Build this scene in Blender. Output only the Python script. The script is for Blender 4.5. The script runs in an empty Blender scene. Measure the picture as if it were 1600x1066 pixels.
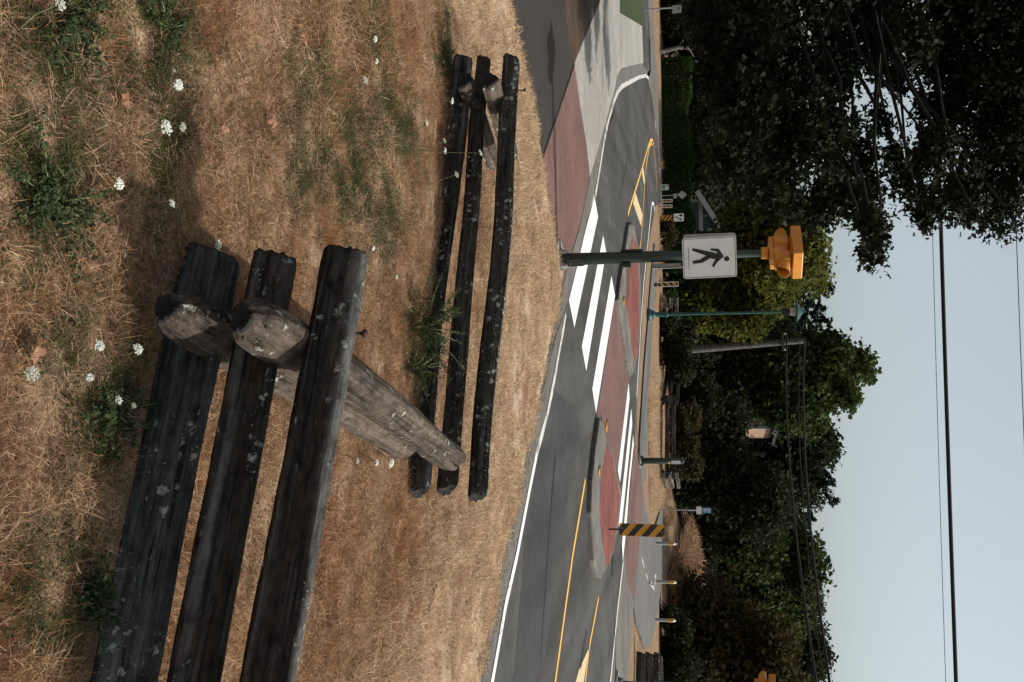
import bpy, bmesh, math, random
import numpy as np
from mathutils import Vector, Matrix, noise
from mathutils.geometry import tessellate_polygon

scene = bpy.context.scene
COL = scene.collection
R = math.radians

# ------------------------------------------------------------------ survey
# the photographer stood on the grass bank, 2.2 m above the road, with the
# camera turned on its side; sight() turns a bearing into a point of the place
FOC = 1556.0; CAMZ = 2.2; PITCH = math.atan(310.0/FOC); ROLL = 0.016
_c, _s = math.cos(ROLL), math.sin(ROLL)
_r0 = np.array([1., 0, 0]); _u0 = np.array([0, math.sin(PITCH), math.cos(PITCH)])
FWD = np.array([0, math.cos(PITCH), -math.sin(PITCH)])
RGT = _r0*_c - _u0*_s; UPV = _u0*_c + _r0*_s
CAM = np.array([0, 0, CAMZ])
def ray(x, y): return FWD + (y-533)/FOC*RGT + (x-800)/FOC*UPV
def Pz(x, y, z=0.0):
    d = ray(x, y); return CAM + (z-CAMZ)/d[2]*d
def Py(x, y, Y):
    d = ray(x, y); return CAM + Y/d[1]*d
def proj(P):
    q = np.asarray(P, float) - CAM
    w = q @ FWD
    return 800 + FOC*(q @ UPV)/w, 533 + FOC*(q @ RGT)/w, w

EDGE = np.array([(12, -4.5), (9, 0.5), (3.21, 9.14), (1.93, 10.88), (0.69, 12.83), (-.77, 14.86), (-1.25, 14.45), (-2.46, 13.30), (-2.80, 12.91),
                 (-3.15, 12.38), (-3.47, 11.72), (-3.9, 11.16), (-5.6, 7.5), (-8, 1.5), (-10, -5)])
def edge_dist(x, y):
    best = np.full(np.shape(x), 1e9)
    for a, b in zip(EDGE[:-1], EDGE[1:]):
        d = b-a
        t = np.clip(((x-a[0])*d[0]+(y-a[1])*d[1])/(d@d), 0, 1)
        best = np.minimum(best, np.hypot(x-a[0]-t*d[0], y-a[1]-t*d[1]))
    return best
VP = list(map(tuple, EDGE)) + [(-10, -9), (12, -9)]
def in_verge(x, y):
    inside = np.zeros(np.shape(x), bool)
    n = len(VP)
    for i in range(n):
        x1, y1 = VP[i]; x2, y2 = VP[(i+1) % n]
        if y1 == y2: continue
        c = ((y1 > y) != (y2 > y)) & (x < (x2-x1)*(y-y1)/(y2-y1)+x1)
        inside ^= c
    return inside
def terrain(x, y):
    x = np.asarray(x, float); y = np.asarray(y, float)
    d = edge_dist(x, y); ins = in_verge(x, y)
    zin = 0.6*(1-np.exp(-d*0.17)) + 0.012 + 0.012*np.sin(x*2.3+y*1.1)*np.sin(y*1.9-x*.7)*np.minimum(d, 1)
    far = -0.05 + 0*x
    t = np.clip((y-56)/60, 0, 1); far = far + 9*t*t*(3-2*t)
    far = far + 1.15*np.exp(-((x-12.2)/3.0)**2-((y-52.5)/5.0)**2)
    far = far + 0.5*np.exp(-((x+13)/6)**2-((y-54)/6)**2)
    out = np.maximum(-0.05, 0.012-d*0.5)
    return np.where(ins, zin, np.maximum(out, far) if True else far)
def PG(x, y, h=0.0):
    z = 0.3
    for i in range(50):
        P = Pz(x, y, z+h); z = 0.5*z + 0.5*float(terrain(P[0], P[1]))
    P[2] = z
    return P

# ------------------------------------------------------------------ object helpers
def link(o, parent=None):
    COL.objects.link(o)
    if parent is not None: o.parent = parent
    return o
def mesh_from(name, V, Fc, smooth=False):
    me = bpy.data.meshes.new(name)
    me.from_pydata([tuple(v) for v in V], [], [tuple(f) for f in Fc])
    me.update()
    if smooth: me.polygons.foreach_set('use_smooth', [True]*len(me.polygons))
    return me
def tag(o, label=None, cat=None, group=None, kind=None):
    if label: o['label'] = label
    if cat: o['category'] = cat
    if group: o['group'] = group
    if kind: o['kind'] = kind
    return o
def empty(name, loc, rz=0.0):
    o = bpy.data.objects.new(name, None); o.empty_display_size = .2
    o.location = tuple(loc); o.rotation_euler = (0, 0, rz); COL.objects.link(o); return o
class MB:
    def __init__(s): s.V = []; s.F = []
    def add(s, V, Fc):
        n = len(s.V); s.V += [tuple(v) for v in V]; s.F += [tuple(i+n for i in f) for f in Fc]; return s
    def box(s, c, size, rz=0.0, M=None):
        hx, hy, hz = size[0]/2, size[1]/2, size[2]/2
        V = [(x*hx, y*hy, z*hz) for x in (-1, 1) for y in (-1, 1) for z in (-1, 1)]
        if M is None: M = Matrix.Rotation(rz, 3, 'Z')
        V = [tuple(M @ Vector(v) + Vector(c)) for v in V]
        return s.add(V, [(0, 1, 3, 2), (4, 6, 7, 5), (0, 4, 5, 1), (2, 3, 7, 6), (0, 2, 6, 4), (1, 5, 7, 3)])
    def tube(s, pts, rad, n=8, caps=True):
        pts = [Vector(p) for p in pts]
        if not hasattr(rad, '__len__'): rad = [rad]*len(pts)
        V = []; Fc = []
        ref = None
        for i, p in enumerate(pts):
            t = (pts[min(i+1, len(pts)-1)] - pts[max(i-1, 0)]).normalized()
            if ref is None:
                ref = Vector((0, 0, 1)) if abs(t.z) < .9 else Vector((1, 0, 0))
            a = (ref - t*ref.dot(t)).normalized(); b = t.cross(a); ref = a
            for k in range(n):
                an = 2*math.pi*k/n
                V.append(tuple(p + (a*math.cos(an)+b*math.sin(an))*rad[i]))
        for i in range(len(pts)-1):
            for k in range(n):
                Fc.append((i*n+k, i*n+(k+1) % n, (i+1)*n+(k+1) % n, (i+1)*n+k))
        if caps:
            Fc.append(tuple(range(n-1, -1, -1))); Fc.append(tuple((len(pts)-1)*n+k for k in range(n)))
        return s.add(V, Fc)
    def lathe(s, prof, n=20, c=(0, 0, 0)):
        V = []; Fc = []
        for r, z in prof:
            for k in range(n):
                a = 2*math.pi*k/n; V.append((c[0]+r*math.cos(a), c[1]+r*math.sin(a), c[2]+z))
        for i in range(len(prof)-1):
            for k in range(n):
                Fc.append((i*n+k, i*n+(k+1) % n, (i+1)*n+(k+1) % n, (i+1)*n+k))
        Fc.append(tuple(range(n-1, -1, -1))); Fc.append(tuple((len(prof)-1)*n+k for k in range(n)))
        return s.add(V, Fc)
    def prism(s, poly, z0, z1, sides=True, bottom=False):
        n = len(poly)
        a = sum(poly[i][0]*poly[(i+1) % n][1]-poly[(i+1) % n][0]*poly[i][1] for i in range(n))
        if a < 0: poly = poly[::-1]
        tri = tessellate_polygon([[Vector((p[0], p[1], 0)) for p in poly]])
        V = [(p[0], p[1], z1) for p in poly]; Fc = []
        for t in tri:
            p, q, r_ = (Vector(V[i]) for i in t)
            Fc.append(tuple(t) if (q-p).cross(r_-p).z > 0 else tuple(t[::-1]))
        if sides:
            V += [(p[0], p[1], z0) for p in poly]
            for i in range(n):
                j = (i+1) % n; Fc.append((i+n, j+n, j, i))
        return s.add(V, Fc)
    def build(s, name, mat, parent=None, smooth=False, bevel=0.0):
        me = mesh_from(name, s.V, s.F, smooth)
        me.materials.append(mat)
        o = bpy.data.objects.new(name, me); link(o, parent)
        if bevel:
            b = o.modifiers.new('bevel', 'BEVEL'); b.width = bevel; b.segments = 2; b.limit_method = 'ANGLE'
        return o
def smooth_angle(o, deg=40):
    for p in o.data.polygons: p.use_smooth = True
    m = o.data
    try: m.set_sharp_from_angle(angle=R(deg))
    except Exception: pass

# ------------------------------------------------------------------ materials
def new_mat(name):
    m = bpy.data.materials.new(name); m.use_nodes = True
    nt = m.node_tree; b = nt.nodes['Principled BSDF']
    return m, nt, b
class N:
    def __init__(s, nt): s.nt = nt
    def n(s, t, **kw):
        x = s.nt.nodes.new(t)
        for k, v in kw.items():
            if k.startswith('i_'):
                x.inputs[k[2:].replace('_', ' ')].default_value = v
            else: setattr(x, k, v)
        return x
    def l(s, a, b): s.nt.links.new(a, b)
    def coords(s, kind='Object', scale=(1, 1, 1)):
        t = s.n('ShaderNodeTexCoord'); m = s.n('ShaderNodeMapping'); m.inputs['Scale'].default_value = scale
        s.l(t.outputs[kind], m.inputs['Vector']); return m.outputs['Vector']
    def pos(s, scale=(1, 1, 1)):
        t = s.n('ShaderNodeNewGeometry'); m = s.n('ShaderNodeMapping'); m.inputs['Scale'].default_value = scale
        s.l(t.outputs['Position'], m.inputs['Vector']); return m.outputs['Vector']
    def noise(s, vec, scale, detail=4, rough=.55, dist=0):
        x = s.n('ShaderNodeTexNoise'); x.inputs['Scale'].default_value = scale; x.inputs['Detail'].default_value = detail
        x.inputs['Roughness'].default_value = rough; x.inputs['Distortion'].default_value = dist
        if vec is not None: s.l(vec, x.inputs['Vector'])
        return x.outputs['Fac']
    def voro(s, vec, scale, feature='F1', out='Distance'):
        x = s.n('ShaderNodeTexVoronoi', feature=feature); x.inputs['Scale'].default_value = scale
        s.l(vec, x.inputs['Vector']); return x.outputs[out]
    def ramp(s, fac, stops):
        r = s.n('ShaderNodeValToRGB'); e = r.color_ramp.elements
        while len(e) < len(stops): e.new(.5)
        for i, (p, c) in enumerate(stops):
            e[i].position = p; e[i].color = (*c, 1) if len(c) == 3 else c
        s.l(fac, r.inputs['Fac']); return r.outputs['Color']
    def mix(s, fac, a, b, mode='MIX'):
        m = s.n('ShaderNodeMix', data_type='RGBA', blend_type=mode)
        for sock, v in ((m.inputs[0], fac), (m.inputs[6], a), (m.inputs[7], b)):
            if hasattr(v, 'node'): s.l(v, sock)
            else: sock.default_value = v if not isinstance(v, tuple) else (*v, 1)
        return m.outputs[2]
    def math(s, op, a, b=0.0):
        m = s.n('ShaderNodeMath', operation=op)
        for i, v in enumerate((a, b)):
            if hasattr(v, 'node'): s.l(v, m.inputs[i])
            else: m.inputs[i].default_value = v
        return m.outputs[0]
    def bump(s, h, b, strength=.4, dist=.01):
        x = s.n('ShaderNodeBump'); x.inputs['Strength'].default_value = strength; x.inputs['Distance'].default_value = dist
        s.l(h, x.inputs['Height']); s.l(x.outputs['Normal'], b.inputs['Normal'])
G3 = lambda v: (v, v, v)
KA = .86
def kc(c): return tuple(x*KA for x in c)
def ks(st): return [(p, kc(c)) for p, c in st]
def flat(name, c, rough=.5, metal=0, vary=.12, scale=12, bump=0):
    c = kc(c)
    m, nt, b = new_mat(name); n = N(nt)
    v = n.noise(n.coords('Object'), scale, 5, .6)
    lo = tuple(x*(1-vary) for x in c); hi = tuple(min(1, x*(1+vary)) for x in c)
    n.l(n.ramp(v, [(.3, lo), (.7, hi)]), b.inputs['Base Color'])
    b.inputs['Roughness'].default_value = rough; b.inputs['Metallic'].default_value = metal
    if bump: n.bump(v, b, bump, .003)
    return m
def ground_mat(name, c, grain=180, dirt=.35, big=.5, dark=(.5, .5, .5), rough=.9, spot=0.0, streak=None, crack=0.0):
    c = kc(c)
    m, nt, b = new_mat(name); n = N(nt); p = n.pos()
    g = n.noise(p, grain, 2, .7); l = n.noise(p, big, 6, .6, .4); mdn = n.noise(p, 5, 6, .65)
    col = n.mix(n.ramp(l, [(.38, G3(0)), (.66, G3(1))]), tuple(x*(1-dirt) for x in c), c)
    col = n.mix(.55, col, n.ramp(mdn, [(.28, G3(.5)), (.72, G3(1.3))]), 'MULTIPLY')
    col = n.mix(.6, col, n.ramp(g, [(.2, G3(.45)), (.8, G3(1.5))]), 'MULTIPLY')
    if streak:
        ang, sc, amt = streak
        t = n.n('ShaderNodeMapping'); t.inputs['Rotation'].default_value = (0, 0, ang); t.inputs['Scale'].default_value = sc
        n.l(p, t.inputs['Vector']); st = n.noise(t.outputs[0], 1, 5, .6)
        col = n.mix(amt, col, n.ramp(st, [(.35, G3(.5)), (.65, G3(1.2))]), 'MULTIPLY')
    if spot:
        v = n.voro(p, 2.2); col = n.mix(n.ramp(v, [(.03, G3(spot)), (.06, G3(0))]), col, (.02, .018, .015))
    if crack:
        v = n.n('ShaderNodeTexVoronoi', feature='DISTANCE_TO_EDGE'); v.inputs['Scale'].default_value = .35
        w = n.n('ShaderNodeMix', data_type='VECTOR'); w.inputs[0].default_value = .25
        nz = n.n('ShaderNodeTexNoise'); nz.inputs['Scale'].default_value = 1.6; n.l(p, nz.inputs['Vector'])
        n.l(p, w.inputs[4]); n.l(nz.outputs['Color'], w.inputs[5]); n.l(w.outputs[1], v.inputs['Vector'])
        col = n.mix(n.ramp(v.outputs['Distance'], [(.004, G3(crack)), (.009, G3(0))]), col, (.02, .018, .016))
    n.l(col, b.inputs['Base Color']); b.inputs['Roughness'].default_value = rough
    b.inputs['Specular IOR Level'].default_value = .25
    n.bump(g, b, .35, .006)
    return m
def leaf_mat(name, lo, hi, trans=.35, rough=.8):
    lo, hi = kc(lo), kc(hi)
    m, nt, b = new_mat(name); n = N(nt)
    oi = n.n('ShaderNodeObjectInfo'); p = n.pos()
    v = n.noise(p, 1.3, 3, .6); f = n.noise(p, 9, 2, .6)
    s = n.math('ADD', n.math('MULTIPLY', v, .6), n.math('MULTIPLY', f, .4))
    col = n.ramp(s, [(.36, lo), (.64, hi)])
    n.l(col, b.inputs['Base Color']); b.inputs['Roughness'].default_value = rough
    b.inputs['Specular IOR Level'].default_value = .10
    tr = n.n('ShaderNodeBsdfTranslucent'); n.l(col, tr.inputs['Color'])
    mx = n.n('ShaderNodeMixShader'); mx.inputs[0].default_value = trans
    n.l(b.outputs[0], mx.inputs[1]); n.l(tr.outputs[0], mx.inputs[2])
    n.l(mx.outputs[0], nt.nodes['Material Output'].inputs['Surface'])
    return m
def blade_mat(name, stops, trans=.25):
    stops = ks(stops)
    m, nt, b = new_mat(name); n = N(nt)
    oi = n.n('ShaderNodeObjectInfo'); p = n.pos()
    big = n.noise(p, 2.6, 5, .7); fine = n.noise(p, 45, 1, .5)
    s = n.math('ADD', n.math('MULTIPLY', oi.outputs['Random'], .25), n.math('ADD', n.math('MULTIPLY', fine, .45), n.math('MULTIPLY', big, .40)))
    col = n.ramp(s, stops)
    n.l(col, b.inputs['Base Color']); b.inputs['Roughness'].default_value = .75; b.inputs['Specular IOR Level'].default_value = .15
    tr = n.n('ShaderNodeBsdfTranslucent'); n.l(col, tr.inputs['Color'])
    mx = n.n('ShaderNodeMixShader'); mx.inputs[0].default_value = trans
    n.l(b.outputs[0], mx.inputs[1]); n.l(tr.outputs[0], mx.inputs[2])
    n.l(mx.outputs[0], nt.nodes['Material Output'].inputs['Surface'])
    return m
def wood_mat(name, dark, light, lichen=.5, rough_crust=True):
    dark, light = kc(dark), kc(light)
    m, nt, b = new_mat(name); n = N(nt)
    oi = n.n('ShaderNodeObjectInfo')
    tc = n.n('ShaderNodeTexCoord'); ad = n.n('ShaderNodeVectorMath', operation='ADD')
    sc = n.n('ShaderNodeVectorMath', operation='SCALE'); sc.inputs[0].default_value = (13, 7, 5); n.l(oi.outputs['Random'], sc.inputs['Scale'])
    n.l(tc.outputs['Object'], ad.inputs[0]); n.l(sc.outputs[0], ad.inputs[1])
    def mp(scale):
        q = n.n('ShaderNodeMapping'); q.inputs['Scale'].default_value = scale; n.l(ad.outputs[0], q.inputs['Vector']); return q.outputs[0]
    g1 = n.noise(mp((1.6, 55, 55)), 1, 6, .65, .3); g2 = n.noise(mp((.8, 9, 9)), 1, 4, .6); g3 = n.noise(mp((3, 160, 160)), 1, 2, .6)
    grain = n.math('ADD', n.math('MULTIPLY', g1, .5), n.math('ADD', n.math('MULTIPLY', g2, .3), n.math('MULTIPLY', g3, .2)))
    col = n.ramp(grain, [(.36, dark), (.5, tuple((a+c)/2 for a, c in zip(dark, light))), (.64, light)])
    # cracks along the grain
    ck = n.ramp(n.noise(mp((1.1, 38, 38)), 1, 3, .5), [(.30, G3(1)), (.36, G3(0))])
    col = n.mix(ck, col, tuple(x*.25 for x in dark))
    # crusty lichen rosettes
    wz = n.n('ShaderNodeTexNoise'); wz.inputs['Scale'].default_value = 38; wz.inputs['Detail'].default_value = 4; n.l(ad.outputs[0], wz.inputs['Vector'])
    wv = n.n('ShaderNodeVectorMath', operation='SCALE'); wv.inputs['Scale'].default_value = .055; n.l(wz.outputs['Color'], wv.inputs[0])
    wa = n.n('ShaderNodeVectorMath', operation='ADD'); n.l(ad.outputs[0], wa.inputs[0]); n.l(wv.outputs[0], wa.inputs[1])
    def vs(sc_):
        q = n.n('ShaderNodeVectorMath', operation='SCALE'); q.inputs['Scale'].default_value = sc_; n.l(wa.outputs[0], q.inputs[0]); return n.voro(q.outputs[0], 1)
    lv = n.math('MINIMUM', vs(17), n.math('ADD', vs(40), .08)); ln = n.noise(mp((2.6, 6, 6)), 1, 4, .6); le = n.noise(mp((85, 85, 85)), 1, 5, .75)
    bl = n.ramp(n.noise(mp((.35, 7, 7)), 1, 4, .6), [(.50, G3(0)), (.62, G3(.75))])
    col = n.mix(bl, col, (.19, .18, .17) if lichen > .6 else light)  # bleached streaks; on the dark rails they also hold painted sky sheen
    reg = n.ramp(ln, [(.62-.14*lichen, G3(0)), (.66-.14*lichen, G3(1))])
    ros = n.ramp(n.math('ADD', lv, n.math('MULTIPLY', le, .55)), [(.52, G3(1)), (.58, G3(0))])
    lm = n.math('MULTIPLY', reg, ros)
    lc = n.ramp(le, [(.35, (.06, .06, .052)), (.65, (.46, .46, .41))])
    if rough_crust:
        cr = n.noise(mp((14, 26, 26)), 1, 6, .7); col = n.mix(.8, col, n.ramp(cr, [(.34, G3(.22)), (.5, G3(.8)), (.66, G3(1.25))]), 'MULTIPLY')
    col = n.mix(lm, col, lc)
    n.l(col, b.inputs['Base Color']); b.inputs['Roughness'].default_value = .95; b.inputs['Specular IOR Level'].default_value = .08
    h = n.math('ADD', n.math('MULTIPLY', grain, 1.0), n.math('ADD', n.math('MULTIPLY', ck, -.5), n.math('MULTIPLY', lm, .5)))
    n.bump(h, b, .9, .012)
    return m

M = {}
M['asphalt'] = ground_mat('asphalt', (.086, .080, .072), 90, .42, .45, spot=.9, streak=(R(-57), (1.5, .10, 1), .75), crack=.0)
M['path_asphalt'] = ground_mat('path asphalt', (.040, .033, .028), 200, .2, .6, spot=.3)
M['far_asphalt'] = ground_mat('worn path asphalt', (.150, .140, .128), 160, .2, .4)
M['concrete'] = ground_mat('sidewalk concrete', (.36, .335, .30), 120, .22, .5, spot=.5)
M['gutter'] = ground_mat('gutter concrete', (.165, .150, .132), 150, .3, .8, spot=.8)
M['kerb'] = ground_mat('kerb concrete', (.185, .168, .145), 150, .40, 1.2, spot=.7)
M['rose'] = ground_mat('rose stamped asphalt', (.185, .100, .085), 170, .25, .7, spot=.7, streak=(R(35), (.3, 4, 1), .3))
M['red'] = ground_mat('red stamped concrete', (.255, .080, .060), 60, .4, 1.2, streak=(R(60), (1, 7, 1), .7))
M['turf'] = ground_mat('green lawn', (.045, .065, .018), 40, .4, 2)
M['dirt'] = ground_mat('bark mulch', (.085, .052, .032), 60, .5, 2)
def paint_mat(name, c, wear, edge=.5):
    m, nt, b = new_mat(name); n = N(nt); p = n.pos()
    a = n.noise(p, 3.2, 5, .7); f = n.noise(p, 38, 4, .75); g = n.noise(p, 120, 2, .7)
    col = n.mix(n.ramp(a, [(.35, G3(0)), (.7, G3(.5))]), c, tuple(x*.72 for x in c))
    col = n.mix(.5, col, n.ramp(g, [(.25, G3(.72)), (.75, G3(1.15))]), 'MULTIPLY')
    k = n.math('ADD', n.math('MULTIPLY', a, .5), n.math('MULTIPLY', f, .5))
    col = n.mix(n.ramp(k, [(.36+wear*.1, G3(1)), (.42+wear*.1, G3(0))]), col, (.11, .105, .098))
    n.l(col, b.inputs['Base Color']); b.inputs['Roughness'].default_value = .85; b.inputs['Specular IOR Level'].default_value = .25
    n.bump(g, b, .3, .004); return m
M['white'] = paint_mat('white road paint', (.68, .66, .62), .0)
M['worn_white'] = paint_mat('worn white paint', (.55, .53, .49), .75)
M['yellow'] = paint_mat('yellow road paint', (.62, .36, .07), .15)
M['pale_yellow'] = paint_mat('faded yellow paint', (.56, .42, .24), .2)
M['seam'] = ground_mat('tar seam', (.03, .028, .026), 90, .2, 3)
M['patch'] = ground_mat('asphalt patch', (.058, .056, .056), 110, .35, .6, streak=(R(-57), (1.8, .15, 1), .5))
M['bark'] = wood_mat('tree bark', (.025, .02, .016), (.07, .06, .05), .1)
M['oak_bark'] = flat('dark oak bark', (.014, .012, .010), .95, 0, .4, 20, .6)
M['pale_bark'] = wood_mat('pale bark', (.06, .05, .045), (.16, .14, .12), .1)
M['rail'] = wood_mat('weathered cedar', (.0085, .0072, .006), (.085, .073, .062), .86)
M['rail_bleached'] = wood_mat('cedar with sky sheen', (.0105, .010, .0097), (.125, .126, .124), .70)  # bottom rail: bleached wood with the cool sky sheen put into its colour
M['rail_pale'] = wood_mat('sunlit cedar', (.018, .0145, .012), (.150, .116, .092), .60)  # weathered cross rails, paler because their sunlight is put into the colour
M['end_grain'] = flat('shaded end grain', (.010, .0085, .007), .95, 0, .6, 30, .8)  # weathered cut ends, blackened to paint in the shade they face
M['pole_wood'] = wood_mat('grey pole wood', (.06, .056, .05), (.16, .15, .135), .0)
M['green_paint'] = flat('dark green paint', (.010, .022, .014), .35, 0, .25, 6)
M['teal_paint'] = flat('teal green paint', (.010, .060, .050), .4, 0, .2, 6)
M['galv'] = flat('galvanised steel', (.30, .30, .29), .5, .5, .2, 20)
M['steel_dark'] = flat('dark steel', (.06, .06, .058), .5, .6, .2, 20)
M['orange'] = flat('signal yellow paint', (.62, .235, .018), .42, 0, .12, 5)
M['black'] = flat('black enamel', (.010, .010, .010), .4)
M['sign_white'] = flat('white sign sheet', (.72, .72, .70), .45, 0, .04, 4)
M['sign_grey'] = flat('sign back aluminium', (.36, .35, .34), .5, .3, .1, 8)
M['haz_yellow'] = flat('hazard yellow sheet', (.60, .27, .018), .4, 0, .08, 5)
M['haz_black'] = flat('hazard black sheet', (.012, .011, .010), .4)
M['lens'] = flat('amber lens', (.30, .10, .01), .2)
M['rust'] = flat('rusty iron', (.06, .025, .015), .8, .3, .4, 40)
M['glass'] = flat('frosted lamp glass', (.45, .43, .40), .25)
M['wire'] = flat('wire sheath', (.008, .008, .008), .9)
M['siding'] = flat('blue grey siding', (.085, .12, .145), .7, 0, .1, 4)
M['trim'] = flat('white trim paint', (.55, .57, .58), .5)
M['window'] = flat('dark window glass', (.03, .045, .06), .12)
M['roof'] = flat('roof shingles', (.035, .035, .036), .9, 0, .3, 30)
M['warm_wall'] = flat('tan stucco', (.36, .21, .13), .8, 0, .3, 3)
M['bollard'] = flat('grey bollard paint', (.30, .29, .27), .5)
M['flower'] = flat('white florets', (.74, .74, .66), .8, 0, .1, 60)
M['flower_old'] = flat('fading florets', (.52, .51, .40), .8, 0, .2, 60)
M['stem'] = flat('plant stem', (.11, .12, .04), .7)
M['leaf_dead'] = flat('dead maple leaf', (.22, .10, .05), .8, 0, .5, 40)
M['estate_green'] = flat('green print', (.14, .30, .22), .5)
M['estate_orange'] = flat('orange print', (.60, .20, .06), .5)
M['blue_print'] = flat('blue print', (.10, .22, .42), .5)
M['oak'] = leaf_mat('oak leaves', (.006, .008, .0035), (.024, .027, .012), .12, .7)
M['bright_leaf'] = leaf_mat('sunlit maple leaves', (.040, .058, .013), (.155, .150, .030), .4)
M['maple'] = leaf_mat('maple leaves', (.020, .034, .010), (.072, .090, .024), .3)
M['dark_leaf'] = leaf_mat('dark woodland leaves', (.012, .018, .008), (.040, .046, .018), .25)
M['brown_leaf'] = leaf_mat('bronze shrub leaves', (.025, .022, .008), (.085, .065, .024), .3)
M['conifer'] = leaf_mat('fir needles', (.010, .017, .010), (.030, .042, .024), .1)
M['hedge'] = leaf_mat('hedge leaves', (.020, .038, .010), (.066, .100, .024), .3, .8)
M['weed'] = leaf_mat('weed leaves', (.028, .044, .020), (.085, .110, .046), .3)
M['straw'] = blade_mat('dry straw blades', [(.30, (.075, .036, .019)), (.47, (.26, .145, .080)), (.60, (.49, .315, .185)), (.78, (.72, .53, .35))])
M['pale_straw'] = blade_mat('pale mown straw', [(.30, (.20, .115, .062)), (.46, (.45, .30, .18)), (.60, (.65, .47, .30)), (.78, (.80, .63, .44))])
M['red_straw'] = blade_mat('red brown straw', [(.30, (.13, .05, .022)), (.55, (.36, .165, .075)), (.8, (.58, .34, .165))])
M['green_blade'] = blade_mat('green grass blades', [(.30, (.035, .045, .014)), (.55, (.10, .105, .036)), (.8, (.24, .20, .085))], .35)

# ground: straw thatch near the fence, bare forest floor far away
def mk_ground():
    m, nt, b = new_mat('dry grass ground'); n = N(nt); p = n.pos()
    f = n.noise(p, 90, 3, .7); q = n.noise(p, 14, 5, .65); l = n.noise(p, .9, 5, .6, .4); xl = n.noise(p, .25, 4, .6)
    col = n.ramp(n.math('ADD', n.math('MULTIPLY', f, .5), n.math('MULTIPLY', q, .5)), [(.36, (.040, .024, .015)), (.5, (.21, .132, .080)), (.64, (.50, .36, .23))])
    col = n.mix(n.ramp(l, [(.35, G3(.6)), (.65, G3(0))]), col, (.15, .095, .058))
    at = n.n('ShaderNodeAttribute', attribute_name='worn')
    wn = n.math('MULTIPLY', at.outputs['Fac'], n.ramp(n.noise(p, 2.2, 5, .65), [(.34, G3(.1)), (.6, G3(1))]))
    col = n.mix(wn, col, n.ramp(f, [(.32, (.32, .22, .14)), (.62, (.64, .49, .35))]))
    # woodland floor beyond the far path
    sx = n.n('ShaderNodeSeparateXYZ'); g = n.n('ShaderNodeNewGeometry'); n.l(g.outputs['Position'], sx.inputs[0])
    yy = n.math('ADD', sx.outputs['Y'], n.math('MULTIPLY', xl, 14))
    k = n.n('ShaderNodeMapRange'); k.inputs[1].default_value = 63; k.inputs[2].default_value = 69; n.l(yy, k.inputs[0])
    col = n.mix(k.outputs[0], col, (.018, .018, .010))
    n.l(col, b.inputs['Base Color']); b.inputs['Roughness'].default_value = .95; b.inputs['Specular IOR Level'].default_value = .1
    n.bump(f, b, .7, .02)
    return m
M['ground'] = mk_ground()

# ------------------------------------------------------------------ the setting
def build_ground():
    xs = np.concatenate([np.array([-420, -300, -200, -140, -100, -75, -55, -42]), np.arange(-34, -11, 1.5), np.arange(-10.5, 10.5, .14),
                         np.arange(10.5, 36, 1.5), np.array([42, 55, 75, 100, 140, 200, 300, 420])])
    ys = np.concatenate([np.array([-300, -150, -80, -40, -20, -12]), np.arange(-9, 0, 1.), np.arange(0, 16.2, .14),
                         np.arange(17, 130, 1.6), np.array([140, 160, 200, 260, 340, 460])])
    X, Y = np.meshgrid(xs, ys); Z = terrain(X, Y)
    Z[Y < -9.5] = .55
    V = np.stack([X, Y, Z], -1).reshape(-1, 3); nx = len(xs)
    Fc = [(j*nx+i, j*nx+i+1, (j+1)*nx+i+1, (j+1)*nx+i) for j in range(len(ys)-1) for i in range(nx-1)]
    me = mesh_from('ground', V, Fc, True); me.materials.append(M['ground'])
    dd = edge_dist(X, Y).reshape(-1); at = me.attributes.new('worn', 'FLOAT', 'POINT'); at.data.foreach_set('value', np.clip(1.15-dd*.36, 0, 1).astype(np.float32))
    o = bpy.data.objects.new('ground', me); link(o); tag(o, kind='structure')
build_ground()
def W2(pts, z=0.0): return [tuple(Pz(x, y, z)[:2]) for x, y in pts]
def struct(name, poly, z, mat, z0=None):
    mb = MB(); mb.prism(poly, z-.04 if z0 is None else z0, z, sides=True)
    return tag(mb.build(name, mat), kind='structure')
def resample(pts, step=.4):
    out = [np.array(pts[0], float)]
    for a, b in zip(pts[:-1], pts[1:]):
        a = np.array(a, float); b = np.array(b, float); n = max(1, int(np.linalg.norm(b-a)/step))
        out += [a+(b-a)*k/n for k in range(1, n+1)]
    return out
def strip(name, pts, width, z, mat, jit=0.0, label=None):
    P = resample(pts); V = []; Fc = []
    for i, p in enumerate(P):
        t = P[min(i+1, len(P)-1)]-P[max(i-1, 0)]; t = t/np.linalg.norm(t); nn = np.array([-t[1], t[0]])
        w = width/2
        V += [(*(p+nn*(w+random.uniform(-jit, jit))), z), (*(p-nn*(w+random.uniform(-jit, jit))), z)]
    for i in range(len(P)-1): Fc.append((2*i, 2*i+1, 2*i+3, 2*i+2))
    mb = MB(); mb.add(V, Fc); return tag(mb.build(name, mat), kind='structure')
random.seed(3)
near_out = [(6.7, 3.9)] + W2([(747, 1066), (770, 964), (800, 803), (820, 710), (843, 615), (866, 512), (876, 462), (880, 440), (893, 392), (905, 355), (921, 277), (940, 213), (952, 168), (960, 140), (964, 118), (970, 107), (985, 103), (1004, 100)])
near_in = [(7.15, 4.2)] + W2([(764, 1066), (786, 944), (803, 870), (823, 770), (835, 712), (852, 650), (866, 580), (882, 497), (888.5, 469), (909, 380), (928, 303), (945, 207), (958, 163), (963, 148), (969, 135), (982, 127), (996, 120), (1010, 117)])
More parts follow.
